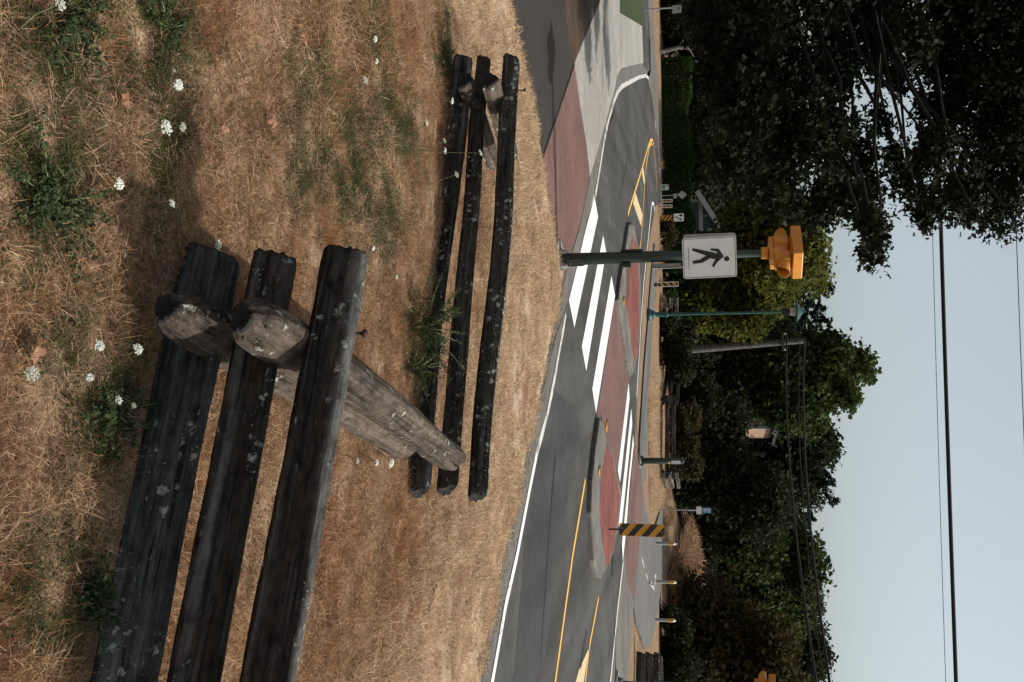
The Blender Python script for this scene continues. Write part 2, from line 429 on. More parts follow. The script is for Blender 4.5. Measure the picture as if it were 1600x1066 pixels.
far_edge = W2([(1013, 120), (1020, 167), (1025, 200), (1029, 270), (1031, 316), (1024, 324), (1014, 380), (1008, 440), (1003, 500), (1000, 560), (996, 620), (992, 690), (985, 760), (973, 880), (963, 960), (952, 1066)]) + [(10.6, 13.6), (13, 8)]
struct('road', near_in + far_edge + [(10.5, 3)], 0.0, M['asphalt'])
struct('gutter', near_out + W2([(1012, 112)]) + near_in[::-1], .004, M['gutter'])
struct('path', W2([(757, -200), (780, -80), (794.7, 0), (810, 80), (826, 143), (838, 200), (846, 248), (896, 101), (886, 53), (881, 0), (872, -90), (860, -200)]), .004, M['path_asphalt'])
struct('mulch_bed', W2([(896, 101), (886, 53), (881, 0), (872, -90), (860, -200), (955, -45), (938, 0), (917, 50)]), .008, M['dirt'])
struct('sidewalk', W2([(896, 101), (917, 50), (938, 0), (955, -45), (975, -90), (1003, -90), (1003, 0), (1003, 40), (968, 20), (968, -60), (966, -60), (960, 0), (964, 60), (1003, 42)][:4] + [(968, -70), (968, 20), (1003, 41), (1005, 99), (985, 103), (970, 107), (964, 118), (960, 140), (952, 168), (940, 213), (921, 277), (916, 230), (906, 167)]), .008, M['concrete'])
struct('lawn', W2([(968, -70), (968, 20), (1003, 41), (1003, -70)]), .012, M['turf'])
struct('lane', W2([(1004, 100), (1003, 41), (1003, -70), (1008, -70), (1011, 0), (1014, 60), (1015, 112)]), .002, M['asphalt'])
struct('far_sidewalk', W2([(1008, -70), (1011, 0), (1014, 60), (1015, 112), (1013, 120), (1020, 167), (1025, 200), (1029, 270), (1031, 316), (1035, 316), (1031, 240), (1027, 160), (1023, 90), (1018, 20), (1015, -70)]), .05, M['gutter'])
struct('brick_paving', W2([(846, 248), (896, 101), (906, 167), (916, 230), (921, 277), (905, 355), (893, 392), (880, 440), (876, 462), (868, 462), (863, 400), (858, 320)]), .012, M['rose'])
struct('far_paving', W2([(990, 694), (983, 762), (975, 868), (978, 885), (979, 906), (990, 940), (994, 902), (998, 854), (1003, 800), (1003, 760), (999, 730), (995, 700)]), .006, M['rose'])
struct('far_gutter', W2([(973, 880), (963, 960), (952, 1066)]) + [(10.6, 13.6), (12.5, 15)] + W2([(979, 1066), (985, 1015), (988, 970), (990, 941), (979, 906), (977.5, 882), (975, 868)]), .004, M['gutter'])
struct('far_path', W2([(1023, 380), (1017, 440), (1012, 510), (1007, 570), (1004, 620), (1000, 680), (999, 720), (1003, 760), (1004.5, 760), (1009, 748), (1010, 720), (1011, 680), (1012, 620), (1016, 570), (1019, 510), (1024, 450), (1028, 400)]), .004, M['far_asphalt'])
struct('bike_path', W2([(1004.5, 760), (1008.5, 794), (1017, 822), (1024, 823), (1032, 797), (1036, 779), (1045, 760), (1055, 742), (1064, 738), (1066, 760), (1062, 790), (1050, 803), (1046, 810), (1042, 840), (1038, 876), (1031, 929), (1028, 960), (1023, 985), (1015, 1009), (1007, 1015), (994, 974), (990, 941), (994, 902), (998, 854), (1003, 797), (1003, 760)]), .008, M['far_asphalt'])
struct('crossing_paving', W2([(960, 470), (967, 476), (985, 590), (982, 600), (966, 739), (957, 712), (949, 692), (938, 652), (933, 648)]), .004, M['rose'])
struct('road_patch', W2([(835, 712), (852, 650), (862, 606), (900, 640), (905, 690), (893, 740), (880, 830), (845, 1066), (803, 1066), (823, 800)]), .002, M['patch'])

# kerbed islands with a red stamped centre
def island(top, red, name):
    mb = MB(); mb.prism(W2(top, .095), -.02, .095, sides=True)
    o = tag(mb.build(name, M['kerb'], bevel=.03), kind='structure')
    mb = MB(); mb.prism(W2(red, .1), .08, .099, sides=True)
    tag(mb.build('traffic_island_centre', M['red']), kind='structure')
island([(983, 353), (979, 380), (974.7, 411), (970, 440), (967, 469), (970, 488), (977, 535), (985, 588), (991, 584), (997, 550), (1001, 500), (1001, 440), (998, 387), (991, 352), (986, 350)],
       [(989.7, 367), (986, 383), (981, 415), (979.4, 460), (978, 472), (984, 514), (990, 556), (993, 568), (997, 540), (999.5, 460), (996, 387)], 'traffic_island')
island([(938, 652), (934, 680), (930.6, 705), (926, 750), (924.5, 800), (926, 822), (929.5, 876), (934, 900), (940, 904), (950, 887), (958.5, 866), (964, 836), (971.5, 771), (958, 710), (950, 689), (944, 666)],
       [(949, 692), (945, 712), (939, 750), (937.5, 800), (938, 816), (942, 850), (947.5, 883), (949, 886), (952, 882), (958, 860), (962, 835), (969, 775), (957, 716)], 'traffic_island')

# painted markings
def paint(name, px, mat, z=.006):
    mb = MB(); mb.prism(W2(px), z-.001, z, sides=False); return tag(mb.build(name, mat), kind='structure')
for q in ([(928, 303), (934, 339), (897, 512), (888.5, 469.5)], [(942, 368), (946.6, 393), (915.6, 580), (908.6, 541.6)], [(955, 431), (960.6, 462), (931, 645), (925, 608)],
          [(982, 598), (983.5, 622), (968.5, 754), (965, 735)], [(986, 638), (987.5, 662), (969.5, 836), (966, 820)], [(989, 679), (990.3, 700), (973, 878), (971.5, 850)]):
    paint('crosswalk_stripe', q, M['white'])
strip('edge_line', [(7.5, 3.7)] + W2([(768.5, 1066), (790, 944), (807, 870), (826, 770), (838, 710)]), .115, .006, M['white'], .004)
strip('edge_line', W2([(838, 708), (855, 648), (868, 582), (884, 492)]), .10, .006, M['worn_white'], .02)
strip('edge_line', W2([(930, 305), (947, 203), (960, 155), (966, 142), (972, 135), (984, 128.5), (998, 121), (1009, 118.5), (1013, 122), (1016.5, 140), (1021, 170), (1026.5, 215), (1029, 270)]), .13, .006, M['worn_white'], .015)
strip('edge_line', W2([(973.5, 878), (964.5, 955), (953.5, 1066)]) + [(10.2, 13.8)], .11, .007, M['white'], .004)
strip('edge_line', W2([(1023, 330), (1021, 318), (1018.5, 318), (1012, 380), (1006, 440), (1001.5, 500), (998, 565), (994.5, 620)]), .12, .006, M['white'])
strip('centre_line', [(10.0, 4.3)] + W2([(867, 1066), (883, 950), (895, 864), (905, 805), (914, 750)]), .115, .006, M['yellow'], .004)
strip('centre_line', [(11.7, 7)] + W2([(914, 1066), (921, 1007), (935, 934)]), .10, .006, M['yellow'], .004)
paint('painted_bar', [(920.5, 1011), (904, 1047), (894, 1085), (889, 1110), (903, 1110), (911.5, 1066)], M['pale_yellow'])
strip('median_line', W2([(981, 336), (986, 318), (992.5, 298), (1005.6, 255), (1013, 228), (1016.5, 219), (1019.5, 219), (1021.5, 228), (1024.5, 262), (1026.5, 300)]), .12, .006, M['yellow'], .004)
strip('median_line', W2([(999, 392), (1001, 380), (1003.5, 349), (1007.3, 290), (1009, 262), (1014, 231), (1017, 224), (1019, 226)]), .11, .006, M['yellow'], .004)
paint('painted_bar', [(992.5, 300), (989, 317), (1001.5, 354), (1003.6, 336)], M['pale_yellow'])
paint('painted_bar', [(1004.5, 259), (1002.5, 270), (1006.6, 290), (1007.5, 282)], M['pale_yellow'])
for q in ([(1002, 871), (1006, 887)], [(1009, 897), (1011.5, 905)], [(1014, 910), (1021.6, 921)], [(1021.6, 921), (1025, 896), (1022, 903)], [(1014, 910), (1018, 913)]):
    strip('path_marking', W2(q), .10, .014, M['worn_white'], .01)
for q in ([(867, 712), (860, 800), (853, 900), (844, 1040)], [(949, 200), (958, 180)], [(984, 225), (978, 262), (967, 310)], [(956, 960), (916, 985), (906, 1045)][1:], [(846.5, 247), (870, 180), (896.5, 101)], [(846, 248), (858, 320), (864, 400)]):
    strip('tar_seam', W2(q), .035, .0165, M['seam'], .012)
strip('tar_seam', W2([(921, 277), (905, 355), (893, 392), (880, 440), (874, 470)]), .02, .0165, M['seam'], .006)
strip('tar_seam', W2([(840, 640), (866, 530), (888, 470), (914, 360), (930, 300)]), .018, .009, M['seam'], .005)
strip('tar_seam', W2([(940, 160), (942, 60), (945, 0)]), .03, .0125, M['seam'], .004)

# ------------------------------------------------------------------ split rails
def rail_mesh(L, h, d, seed, prof=None, taper=(1, 1), bow=.012, segs=None, cut=.03, blunt=(0, 0)):
    rnd = random.Random(seed)
    prof = prof or [(-.5, .12), (-.46, .86), (-.30, 1.0), (-.05, .94), (.42, .52), (.5, .22), (.25, .02), (-.3, 0)]
    prof = [(p[0]+rnd.uniform(-.035, .035), p[1]+rnd.uniform(-.035, .035)) for p in prof]
    ring = []
    for (a, b) in zip(prof, prof[1:]+prof[:1]):
        l = math.hypot(b[0]-a[0], b[1]-a[1]); k = max(2, int(l/.075))
        ring += [(a[0]+(b[0]-a[0])*i/k, a[1]+(b[1]-a[1])*i/k) for i in range(k)]
    n = len(ring); segs = segs or max(24, int(L*26)); V = []; Fc = []
    o1, o2 = rnd.uniform(0, 50), rnd.uniform(0, 50)
    for s in range(segs+1):
        f = s/segs; x = f*L
        sc = (taper[0]*(1-f)+taper[1]*f)*(1+.07*noise.noise((x*1.1, o1, 0)))
        e0 = min(1, x/.24); e1 = min(1, (L-x)/.24); e0 = math.sqrt(max(0, 1-(1-e0)**2)); e1 = math.sqrt(max(0, 1-(1-e1)**2))
        sc *= (1-blunt[0]*(1-e0))*(1-blunt[1]*(1-e1)); r0 = min(x, L-x)
        if r0 < .015: sc *= .95
        bz = bow*noise.noise((x*.7, o2, 3))*2; by = bow*noise.noise((x*.6, o2, 9))*2
        tw = .10*noise.noise((x*.5, o1, 7))
        for k, (py, pz) in enumerate(ring):
            nz = noise.noise((x*2.2, py*6+o1, pz*6+o2))*.06 + noise.noise((x*9, py*22+o2, pz*22+o1))*.03 + noise.noise((x*1.6, py*13+o1, pz*13))*.035 + noise.noise((x*4.5, py*4+o2, pz*4))*.035
            yy = py*(1+nz)*d*sc; zz = (.5+(pz-.5)*(1+nz))*h*sc
            y2 = yy*math.cos(tw)-(zz-h/2)*math.sin(tw); z2 = yy*math.sin(tw)+(zz-h/2)*math.cos(tw)+h/2
            xx = x
            if s in (0, segs):
                xx += rnd.uniform(-.006, .006) + cut*(pz-.5)*(1 if s == 0 else -1) + cut*.6*py
            V.append((xx, y2+by, z2+bz))
    ncap0 = segs*n
    for s in range(segs):
        for k in range(n):
            Fc.append((s*n+k, (s+1)*n+k, (s+1)*n+(k+1) % n, s*n+(k+1) % n))
    # worn cut ends: a rounded arris and a slightly dished face
    for st, sg in ((0, 1), (segs, -1)):
        b = st*n; c = np.mean(np.array(V[b:b+n]), 0); prev = b
        for sc_, dx_ in ((.90, -.010), (.72, -.012), (.45, -.006), (.2, -.004)):
            ci = len(V)
            for k in range(n):
                v = np.array(V[b+k]); q = c+(v-c)*sc_; q[0] = c[0]+(v[0]-c[0])*sc_
                q[0] += sg*dx_+.006*noise.noise((q[1]*60+o1, q[2]*60, o2+st)); V.append(tuple(q))
            for k in range(n):
                a, bb = prev+k, prev+(k+1) % n; i_, j_ = ci+k, ci+(k+1) % n
                Fc.append((a, bb, j_, i_) if sg > 0 else (bb, a, i_, j_))
            prev = ci
        Fc.append(tuple(prev+k for k in range(n)) if sg > 0 else tuple(prev+k for k in range(n-1, -1, -1)))
    return V, Fc, ncap0
def rail(parent, p0, p1, h, d, seed, name='rail', mat='rail', **kw):
    p0 = Vector(p0); p1 = Vector(p1); L = (p1-p0).length
    V, Fc, ncap0 = rail_mesh(L, h, d, seed, **kw)
    me = mesh_from(name, V, Fc); me.materials.append(M[mat])
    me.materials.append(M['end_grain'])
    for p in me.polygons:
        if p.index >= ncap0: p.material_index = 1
    o = bpy.data.objects.new(name, me); link(o, parent)
    x = (p1-p0).normalized(); y = Vector((0, 0, 1)).cross(x).normalized(); z = x.cross(y)
    m = Matrix((x, y, z)).transposed().to_4x4(); m.translation = p0
    o.matrix_world = m
    smooth_angle(o, 38)
    return o
fence = empty('split_rail_fence', (0, 0, 0))
tag(fence, 'weathered zigzag fence of stacked dark lichened rails in the dry grass nearest the camera', 'fence')
# panel nearest the camera: front faces at (-.33,3.17) -> (.99,2.64)
d1 = np.array([1.32, -.53]); d1 /= np.linalg.norm(d1); a1 = np.array([-.33, 3.17]); n1 = np.array([-d1[1], d1[0]])
TALL = [(-.5, .16), (-.48, .55), (-.44, .90), (-.30, 1.0), (-.12, .93), (.40, .45), (.5, .2), (.2, .0), (-.22, .0)]
def panel1(t0, t1, z0, z1, h, d, seed, **kw):
    off = n1*d*.5
    rail(fence, (*(a1+d1*t0+off), z0), (*(a1+d1*t1+off), z1), h, d, seed, **kw)
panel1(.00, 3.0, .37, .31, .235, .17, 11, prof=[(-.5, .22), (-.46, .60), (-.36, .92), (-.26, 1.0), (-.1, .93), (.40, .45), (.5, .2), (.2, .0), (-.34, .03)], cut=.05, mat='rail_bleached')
panel1(.02, 3.0, .655, .555, .180, .15, 12, prof=TALL, taper=(.97, 1.03))
panel1(.00, 3.0, .905, .79, .165, .15, 13, prof=TALL, taper=(1, 1.08), cut=.02)
# cross panel running away from the near joint to the far joint
WEDGE = [(-.5, .10), (-.46, .48), (-.05, .97), (.10, 1.0), (.34, .80), (.5, .45), (.38, .05), (0, .0)]
rail(fence, (-.12, 2.80, .525), (.60, 5.55, .435), .150, .165, 21, prof=WEDGE, mat='rail_pale', cut=.0, taper=(1.05, .95), blunt=(.42, .35))
rail(fence, (-.09, 2.79, .775), (.715, 5.90, .615), .150, .165, 22, prof=WEDGE, mat='rail_pale', cut=-.02, taper=(1.05, .95), blunt=(.42, .45))
# the panel beyond, parallel to the road
a3 = np.array([.93, 6.07]); d3 = np.array([-2.19-.91, 7.42-6.08]); d3 /= np.linalg.norm(d3); n3 = np.array([-d3[1], d3[0]])*-1
def panel3(t0, t1, z0, z1, h, d, seed, **kw):
    off = np.array([-d3[1], d3[0]]); off = off if off[1] > 0 else -off
    p, q = a3+d3*t0+off*d*.5, a3+d3*t1+off*d*.5
    rail(fence, (*q, z1), (*p, z0), h, d, seed, **kw)
panel3(.00, 3.40, .275, .285, .150, .15, 31, prof=TALL, bow=.02)
panel3(.02, 3.38, .475, .480, .130, .13, 32, prof=TALL, bow=.02, taper=(.9, 1.1))
panel3(-.02, 3.36, .705, .685, .125, .14, 33, prof=[(-.5, .2), (-.42, .7), (-.25, 1.0), (.2, .98), (.45, .6), (.5, .2), (.2, 0), (-.3, 0)], bow=.025)
# next cross rails start at the left joint and run away behind
j3 = a3+d3*3.12
rail(fence, (j3[0]+.02, j3[1]-.20, .405), (j3[0]+.42, j3[1]+.95, .36), .12, .14, 41, prof=WEDGE, mat='rail_pale', cut=.0)
rail(fence, (j3[0]+.04, j3[1]-.22, .595), (j3[0]+.44, j3[1]+.62, .57), .13, .15, 42, prof=WEDGE, mat='rail_pale', cut=.0)
mb = MB(); q = Py(803, 142, 7.38); mb.tube([(q[0], q[1], .77), (q[0], q[1], .855)], .006, 8); mb.tube([(q[0], q[1], .853), (q[0], q[1], .865)], .014, 8)
mb.build('spike', M['rust'], fence, True)
mb = MB(); q = Py(545, 522, 3.12); mb.tube([(q[0], q[1], 1.00), (q[0], q[1]+.01, 1.078)], .007, 8); mb.tube([(q[0], q[1]+.01, 1.076), (q[0], q[1]+.01, 1.088)], .015, 8)
mb.build('spike', M['rust'], fence, True)

def small_fence(joints, hz, seed, label, nr=3, dz=.27, ext=.25, zoff=0.0):
    f = empty('split_rail_fence', (*joints[0], 0)); tag(f, label, 'fence')
    f.location = (0, 0, 0); k = 0
    for i, (a, b) in enumerate(zip(joints[:-1], joints[1:])):
        a = np.array(a, float); b = np.array(b, float); u = (b-a)/np.linalg.norm(b-a)
        for r_ in range(nr):
            z = zoff + r_*dz + (dz/2 if i % 2 else 0)
            rail(f, (*(a-u*ext), z), (*(b+u*ext), z+.02*random.uniform(-1, 1)), .17, .17, seed+k, segs=30); k += 1
    return f
jA = [tuple(Pz(x, y)[:2]) for x, y in ((1040, 548), (1029, 628), (1028, 738))]
small_fence([(jA[0][0]-2.4, jA[0][1]-1.5), jA[0], jA[1], jA[2], (jA[2][0]+.9, jA[2][1]+2.4)], 0, 300, 'dark split rail fence across the road behind the green button post, beside the far path')
jB = [tuple(Pz(x, y)[:2]) for x, y in ((995, 1034),)]
jb = jB[0]
small_fence([jb, (jb[0]+2.9, jb[1]-1.3), (jb[0]+5, jb[1]+.6)], 0, 340, 'dark split rail fence end at the bottom right corner, across the road by the woods', dz=.24)
small_fence([(jb[0]+.6, jb[1]+1.8), (jb[0]+3.4, jb[1]+1.9), (jb[0]+5.5, jb[1]+3.4)], 0, 360, 'second lower dark rail fence just behind the corner fence, against the dark woods', dz=.24)

# ------------------------------------------------------------------ signs and signals
def rrect(w, h, r, n=5):
    out = []
    for cx, cy, a0 in ((w/2-r, h/2-r, 0), (-w/2+r, h/2-r, 90), (-w/2+r, -h/2+r, 180), (w/2-r, -h/2+r, 270)):
        for k in range(n+1):
            a = R(a0+90*k/n); out.append((cx+r*math.cos(a), cy+r*math.sin(a)))
    return out
def clip(poly, a, b, c):
    out = []
    for p, q in zip(poly, poly[1:]+poly[:1]):
        fp = a*p[0]+b*p[1]-c; fq = a*q[0]+b*q[1]-c
        if fp >= 0: out.append(p)
        if fp*fq < 0:
            t = fp/(fp-fq); out.append((p[0]+(q[0]-p[0])*t, p[1]+(q[1]-p[1])*t))
    return out
def standing(name, mat, polys, t0, t1, parent, bevel=0):
    # polygons drawn in (x, z), extruded along -y from t0 to t1 (front is -y)
    mb = MB()
    for poly in polys:
        m2 = MB(); m2.prism(list(poly), t0, t1, sides=True)
        V = [(v[0], -v[2], v[1]) for v in m2.V]
        F2 = [tuple(f) for f in m2.F]
        n = len(poly)
        back = tuple(range(2*n-1, n-1, -1)) if len(m2.V) == 2*n else ()
        mb.add(V, F2 + ([back] if back else []))
    o = mb.build(name, mat, parent, bevel=bevel)
    bm = bmesh.new(); bm.from_mesh(o.data); bmesh.ops.recalc_face_normals(bm, faces=bm.faces); bm.to_mesh(o.data); bm.free()
    return o
def stripes(w, h, r, n, slope, inset=0.0, phase=0.0):
    base = rrect(w-2*inset, h-2*inset, r); out = []
    # bands across the direction (slope, 1)
    L = math.hypot(slope, 1); a, b = slope/L, 1/L
    span = (w*abs(a)+h*b); step = span/n
    for k in range(-1, n+1):
        c0 = -span/2+(k+phase)*step; c1 = c0+step*.5
        p = clip(clip(base, a, b, c0), -a, -b, -c1)
        if len(p) > 2: out.append(p)
    return out

def crossing_sign(t):
    s = empty('sign_panel', (.045, -.10, 2.205)); s.parent = t
    s.rotation_euler = (0, R(-1.2), R(7))
    p = standing('panel', M['sign_white'], [rrect(.58, .75, .045)], -.004, .0, s)
    outer = rrect(.555, .725, .036); inner = rrect(.540, .710, .030)
    mb = MB(); n = len(outer)
    V = [(x, -.0022, z) for x, z in outer]+[(x, -.0022, z) for x, z in inner]
    mb.add(V, [(i, (i+1) % n, n+(i+1) % n, n+i) for i in range(n)]); mb.build('border', M['black'], s)
    k = .75/650
    def fig(pts): return [((cy-425)*k, (cx-385)*k) for cx, cy in pts]
    body = fig([(188, 300), (176, 331), (345, 400), (268, 444), (178, 458), (180, 495), (303, 485), (392, 436), (456, 452), (408, 532), (432, 549), (482, 484), (553, 428), (555, 414), (502, 326), (404, 314), (403, 340), (470, 354), (482, 380), (385, 352)])
    hx, hz = fig([(592, 452)])[0]
    head = [(hx+.037*math.cos(R(a)), hz+.037*math.sin(R(a))) for a in range(0, 360, 15)]
    line = fig([(133, 293), (131, 566), (137, 566), (139, 293)])
    standing('pedestrian_symbol', M['black'], [body, head, line], .001, .003, s)
    for x, z in fig([(100, 428), (648, 407)]): standing('sign_bolt', M['galv'], [[(x+.008*math.cos(R(a)), z+.008*math.sin(R(a))) for a in range(0, 360, 45)]], .001, .006, s)
    o2 = standing('rear_panel', M['sign_grey'], [rrect(.58, .75, .045)], -.004, .0, t); o2.location = (-.03, .16, 2.21); o2.rotation_euler = (0, 0, R(10))
pole_base = Pz(870, 406)
def crossing_signal(loc, label, group=None, sign=True):
    t = empty('crossing_signal', loc); tag(t, label, 'crossing signal', group)
    mb = MB(); mb.prism([(.31*math.cos(R(15*k)), .31*math.sin(R(15*k))) for k in range(24)], -.05, .055)
    mb.build('footing', M['concrete'], t, bevel=.01)
    mb = MB(); mb.lathe([(.17, .051), (.17, .075), (.13, .085), (.105, .10), (.098, .12)], 20)
    mb.build('base_plate', M['steel_dark'], t)
    for k in range(4):
        a = R(45+90*k); mb = MB(); mb.lathe([(.035, .07), (.03, .12), (.022, .165), (.012, .17)], 10, (.145*math.cos(a), .145*math.sin(a), 0)); mb.build('anchor_bolt', M['galv'], t)
    mb = MB(); mb.lathe([(.094, .09), (.082, 1.4), (.072, 2.1), (.058, 2.12), (.055, 2.98)], 24)
    o = mb.build('pole', M['green_paint'], t, True); smooth_angle(o)
    c = standing('hand_hole_cover', M['green_paint'], [rrect(.11, .27, .054)], .0, .02, t, .004); c.location = (.055, -.085, .30); c.rotation_euler = (0, 0, R(28))
    for z in (.21, .39):
        mb = MB(); mb.lathe([(.009, 0), (.006, .006)], 8, (0, 0, 0)); mb.V[-16:] = [(.075+v[0], -.10-v[2], z+v[1]) for v in mb.V[-16:]]
        mb.build('cover_bolt', M['galv'], t)
    # button housings on both sides
    b = MB(); b.box((.115, -.01, 1.02), (.06, .10, .14)); b.build('button_box', M['green_paint'], t, bevel=.008)
    b = MB(); b.box((-.10, .0, 1.10), (.03, .10, .32)); b.build('button_box', M['green_paint'], t, bevel=.006)
    b = MB(); b.box((.16, .02, 1.62), (.006, .20, .46), R(12)); b.build('button_plate', M['sign_white'], t)
    b = MB(); b.box((.13, .0, 1.60), (.05, .06, .40), R(12)); b.build('plate_bracket', M['galv'], t)
    # the pedestrian sign and the one back to back with it
    if sign: crossing_sign(t)
    # flashing beacon
    B = empty('beacon', (0, 0, 2.92)); B.parent = t; B.rotation_euler = (0, 0, R(-48))
    mb = MB(); mb.lathe([(.075, .0), (.085, .02), (.085, .09), (.06, .11)], 16); mb.build('collar', M['orange'], B)
    mb = MB(); mb.box((0, 0, .14), (.54, .18, .06)); mb.build('cross_arm', M['orange'], B, bevel=.008)
    for sx in (-1, 1):
        mb = MB(); mb.box((sx*.185, 0, .28), (.18, .22, .22)); mb.build('signal_head', M['orange'], B, bevel=.02)
    for sx in (-1, 1):
        mb = MB(); n = 20; V = []; Fc = []
        for q, (dx, rr) in enumerate(((.0, .098), (.19, .092), (.19, .086), (.004, .088))):
            for i in range(n+1):
                a = R(-60+300*i/n)
                cut = .0 if dx < .01 else -.10*max(0, -math.sin(a))
                V.append((sx*(.276+dx+cut*(dx > .01)), rr*math.cos(a), .28+rr*math.sin(a)))
        for q in range(3):
            for i in range(n): Fc.append((q*(n+1)+i, q*(n+1)+i+1, (q+1)*(n+1)+i+1, (q+1)*(n+1)+i))
        mb.add(V, Fc); mb.build('visor', M['orange'], B, True)
        mb = MB(); mb.add([(sx*.278, .085*math.cos(R(a)), .28+.085*math.sin(R(a))) for a in range(0, 360, 15)], [tuple(range(24))]); mb.build('lens', M['lens'], B)
    mb = MB(); mb.box((0, 0, .48), (.64, .46, .135)); mb.build('hood', M['orange'], B, bevel=.012)
    mb = MB(); mb.box((0, 0, .407), (.40, .26, .018)); mb.build('hood_base', M['orange'], B)
    return t
sigA = crossing_signal(pole_base, 'dark green crossing signal with white walking figure sign and orange beacon beside the crosswalk')
q = Pz(962, 1070)
sigB = crossing_signal((q[0], q[1], 0), 'far orange crossing beacon cut by the right edge before the dark woods', sign=False)

t = empty('button_post', Pz(998, 720)); tag(t, 'short dark green button post with small white plate at the far end of the crosswalk', 'post')
mb = MB(); mb.lathe([(.24, -.03), (.24, .05), (.17, .055), (.15, .085)], 16); mb.build('base_plate', M['galv'], t)
for k in range(4):
    mb = MB(); mb.lathe([(.028, .05), (.02, .14)], 8, (.16*math.cos(R(45+90*k)), .16*math.sin(R(45+90*k)), 0)); mb.build('anchor_bolt', M['steel_dark'], t)
mb = MB(); mb.lathe([(.096, .08), (.094, 1.33), (.088, 1.345), (.02, 1.37)], 20); smooth_angle(mb.build('post', M['green_paint'], t))
mb = MB(); mb.box((.03, -.10, 1.12), (.10, .012, .28)); mb.build('button_plate', M['sign_white'], t)
mb = MB(); mb.lathe([(.04, 0), (.04, .03), (.02, .045)], 14); mb.V = [(.035+v[0], -.085-v[2], .905+v[1]) for v in mb.V]; mb.build('push_button', M['estate_orange'], t)

def hazard(loc, label, w=.28, h=.90, zb=.28, slope=.8, n=4, border=False, rz=0.0, tilt=0.0, phase=.15, z0=0.0, group=None, post=.03):
    t = empty('hazard_marker', (loc[0], loc[1], z0), rz); tag(t, label, 'hazard marker', group)
    mb = MB(); mb.box((0, .025, (zb+h*.6)/2), (post, .03, zb+h*.6)); mb.build('post', M['steel_dark'], t)
    s = empty('panel', (0, 0, zb+h/2)); s.parent = t; s.rotation_euler = (0, tilt, 0)
    standing('plate', M['sign_white'] if border else M['haz_yellow'], [rrect(w, h, .03)], -.004, 0, s)
    if border: standing('yellow_field', M['haz_yellow'], [rrect(w-.06, h-.06, .02)], .0, .002, s)
    standing('black_stripes', M['haz_black'], stripes(w, h, .02, n, slope, .03 if border else .004, phase), .0015, .004, s)
    return t, s
q = Pz(951, 827.5, .1)
hm, hs = hazard((q[0], q[1]), 'black and yellow striped hazard marker leaning on the near red traffic island', w=.265, h=.92, zb=.22, slope=.82, n=4, rz=R(8), tilt=R(1.0), z0=.095, phase=.32)
for x, z in ((-.03, -.40), (.03, .40)): standing('bolt', M['galv'], [[(x+.012*math.cos(R(a)), z+.012*math.sin(R(a))) for a in range(0, 360, 45)]], .004, .010, hs)
q = Pz(1022, 445)
hazard(q, 'white edged striped hazard marker beyond the road beside the green lamp post', w=.20, h=.86, zb=.12, slope=-.8, n=4, border=True, phase=.3, post=.16)
q = Pz(1030, 314.5); hazard((q[0], q[1], 0), 'left of two small orange striped markers in front of the dark hedge', w=.145, h=.50, zb=.10, slope=.8, n=4, border=True, phase=.2)
q = Pz(1030, 323); hazard((q[0], q[1], 0), 'right of two small orange striped markers in front of the dark hedge', w=.145, h=.50, zb=.10, slope=.8, n=4, border=True, phase=.2)
q = Pz(1031, 341); t, s = hazard((q[0], q[1], 0), 'dim striped marker topped by a white keep right sign, before the hedge', w=.26, h=.50, zb=.06, slope=.8, n=4, phase=.2)
ks = empty('keep_right_sign', (0, 0, .62+.24)); ks.parent = t
standing('panel_face', M['sign_white'], [rrect(.36, .46, .03)], -.004, 0, ks)
curve = [(-.02, -.19), (-.02, -.10), (.06, .00), (.09, .06)]
sw = [(p[0]-.022, p[1]) for p in curve]+[(p[0]+.022, p[1]) for p in curve[::-1]]
standing('arrow_symbol', M['black'], [sw, [(.03, .05), (.15, .05), (.09, .16)], [(-.09+.055*math.cos(R(a)), .10+.075*math.sin(R(a))) for a in range(0, 360, 30)]], .001, .003, ks)

q = Pz(1031, 293); t = empty('estate_sign', (q[0], q[1], 0)); tag(t, 'small green white and orange yard sign at the foot of the hedge', 'sign')
standing('panel', M['sign_white'], [rrect(.26, .34, .01)], -.01, 0, t).location = (0, 0, .24)
standing('colour_blocks', M['estate_green'], [[(-.11, .10), (.11, .10), (.11, .26), (-.11, .26)]], .001, .003, t)
standing('orange_block', M['estate_orange'], [[(-.12, .30), (.0, .30), (.0, .39), (-.12, .39)]], .001, .003, t)
mb = MB(); mb.box((0, .02, .05), (.22, .02, .10)); mb.build('legs', M['galv'], t)
q = Pz(1031, 306); t = empty('warning_sign', (q[0], q[1], 0)); tag(t, 'grey back of a diamond warning sign on a thin post against the hedge', 'sign')
mb = MB(); mb.tube([(0, .02, 0), (0, .02, 1.15)], .018, 8); mb.build('post', M['galv'], t)
standing('diamond_panel', M['sign_grey'], [[(0, -.22), (.20, 0), (0, .22), (-.20, 0)]], -.006, 0, t).location = (0, 0, 1.02)
standing('tab_panel', M['sign_grey'], [rrect(.22, .16, .01)], -.006, 0, t).location = (.04, 0, .70)
q = Pz(1008, 15); t = empty('street_sign', (q[0], q[1], 0)); tag(t, 'grey sign on a slim steel post at the far left edge before the dark woods', 'sign')
mb = MB(); mb.tube([(0, .03, 0), (0, .03, 1.35)], .03, 8); mb.build('post', M['galv'], t)
standing('panel', M['sign_grey'], [rrect(.30, .34, .02)], -.006, 0, t).location = (.08, 0, 1.17)
q = Pz(1025, 796.5); t = empty('route_sign', (q[0], q[1], 0)); tag(t, 'slim post with small white and blue route signs where the far paths fork', 'sign')
mb = MB(); mb.tube([(0, .03, 0), (0, .03, 2.05)], .025, 8); mb.build('post', M['galv'], t)
standing('white_panel', M['sign_white'], [rrect(.30, .20, .03)], -.004, 0, t).location = (0, 0, 1.66)
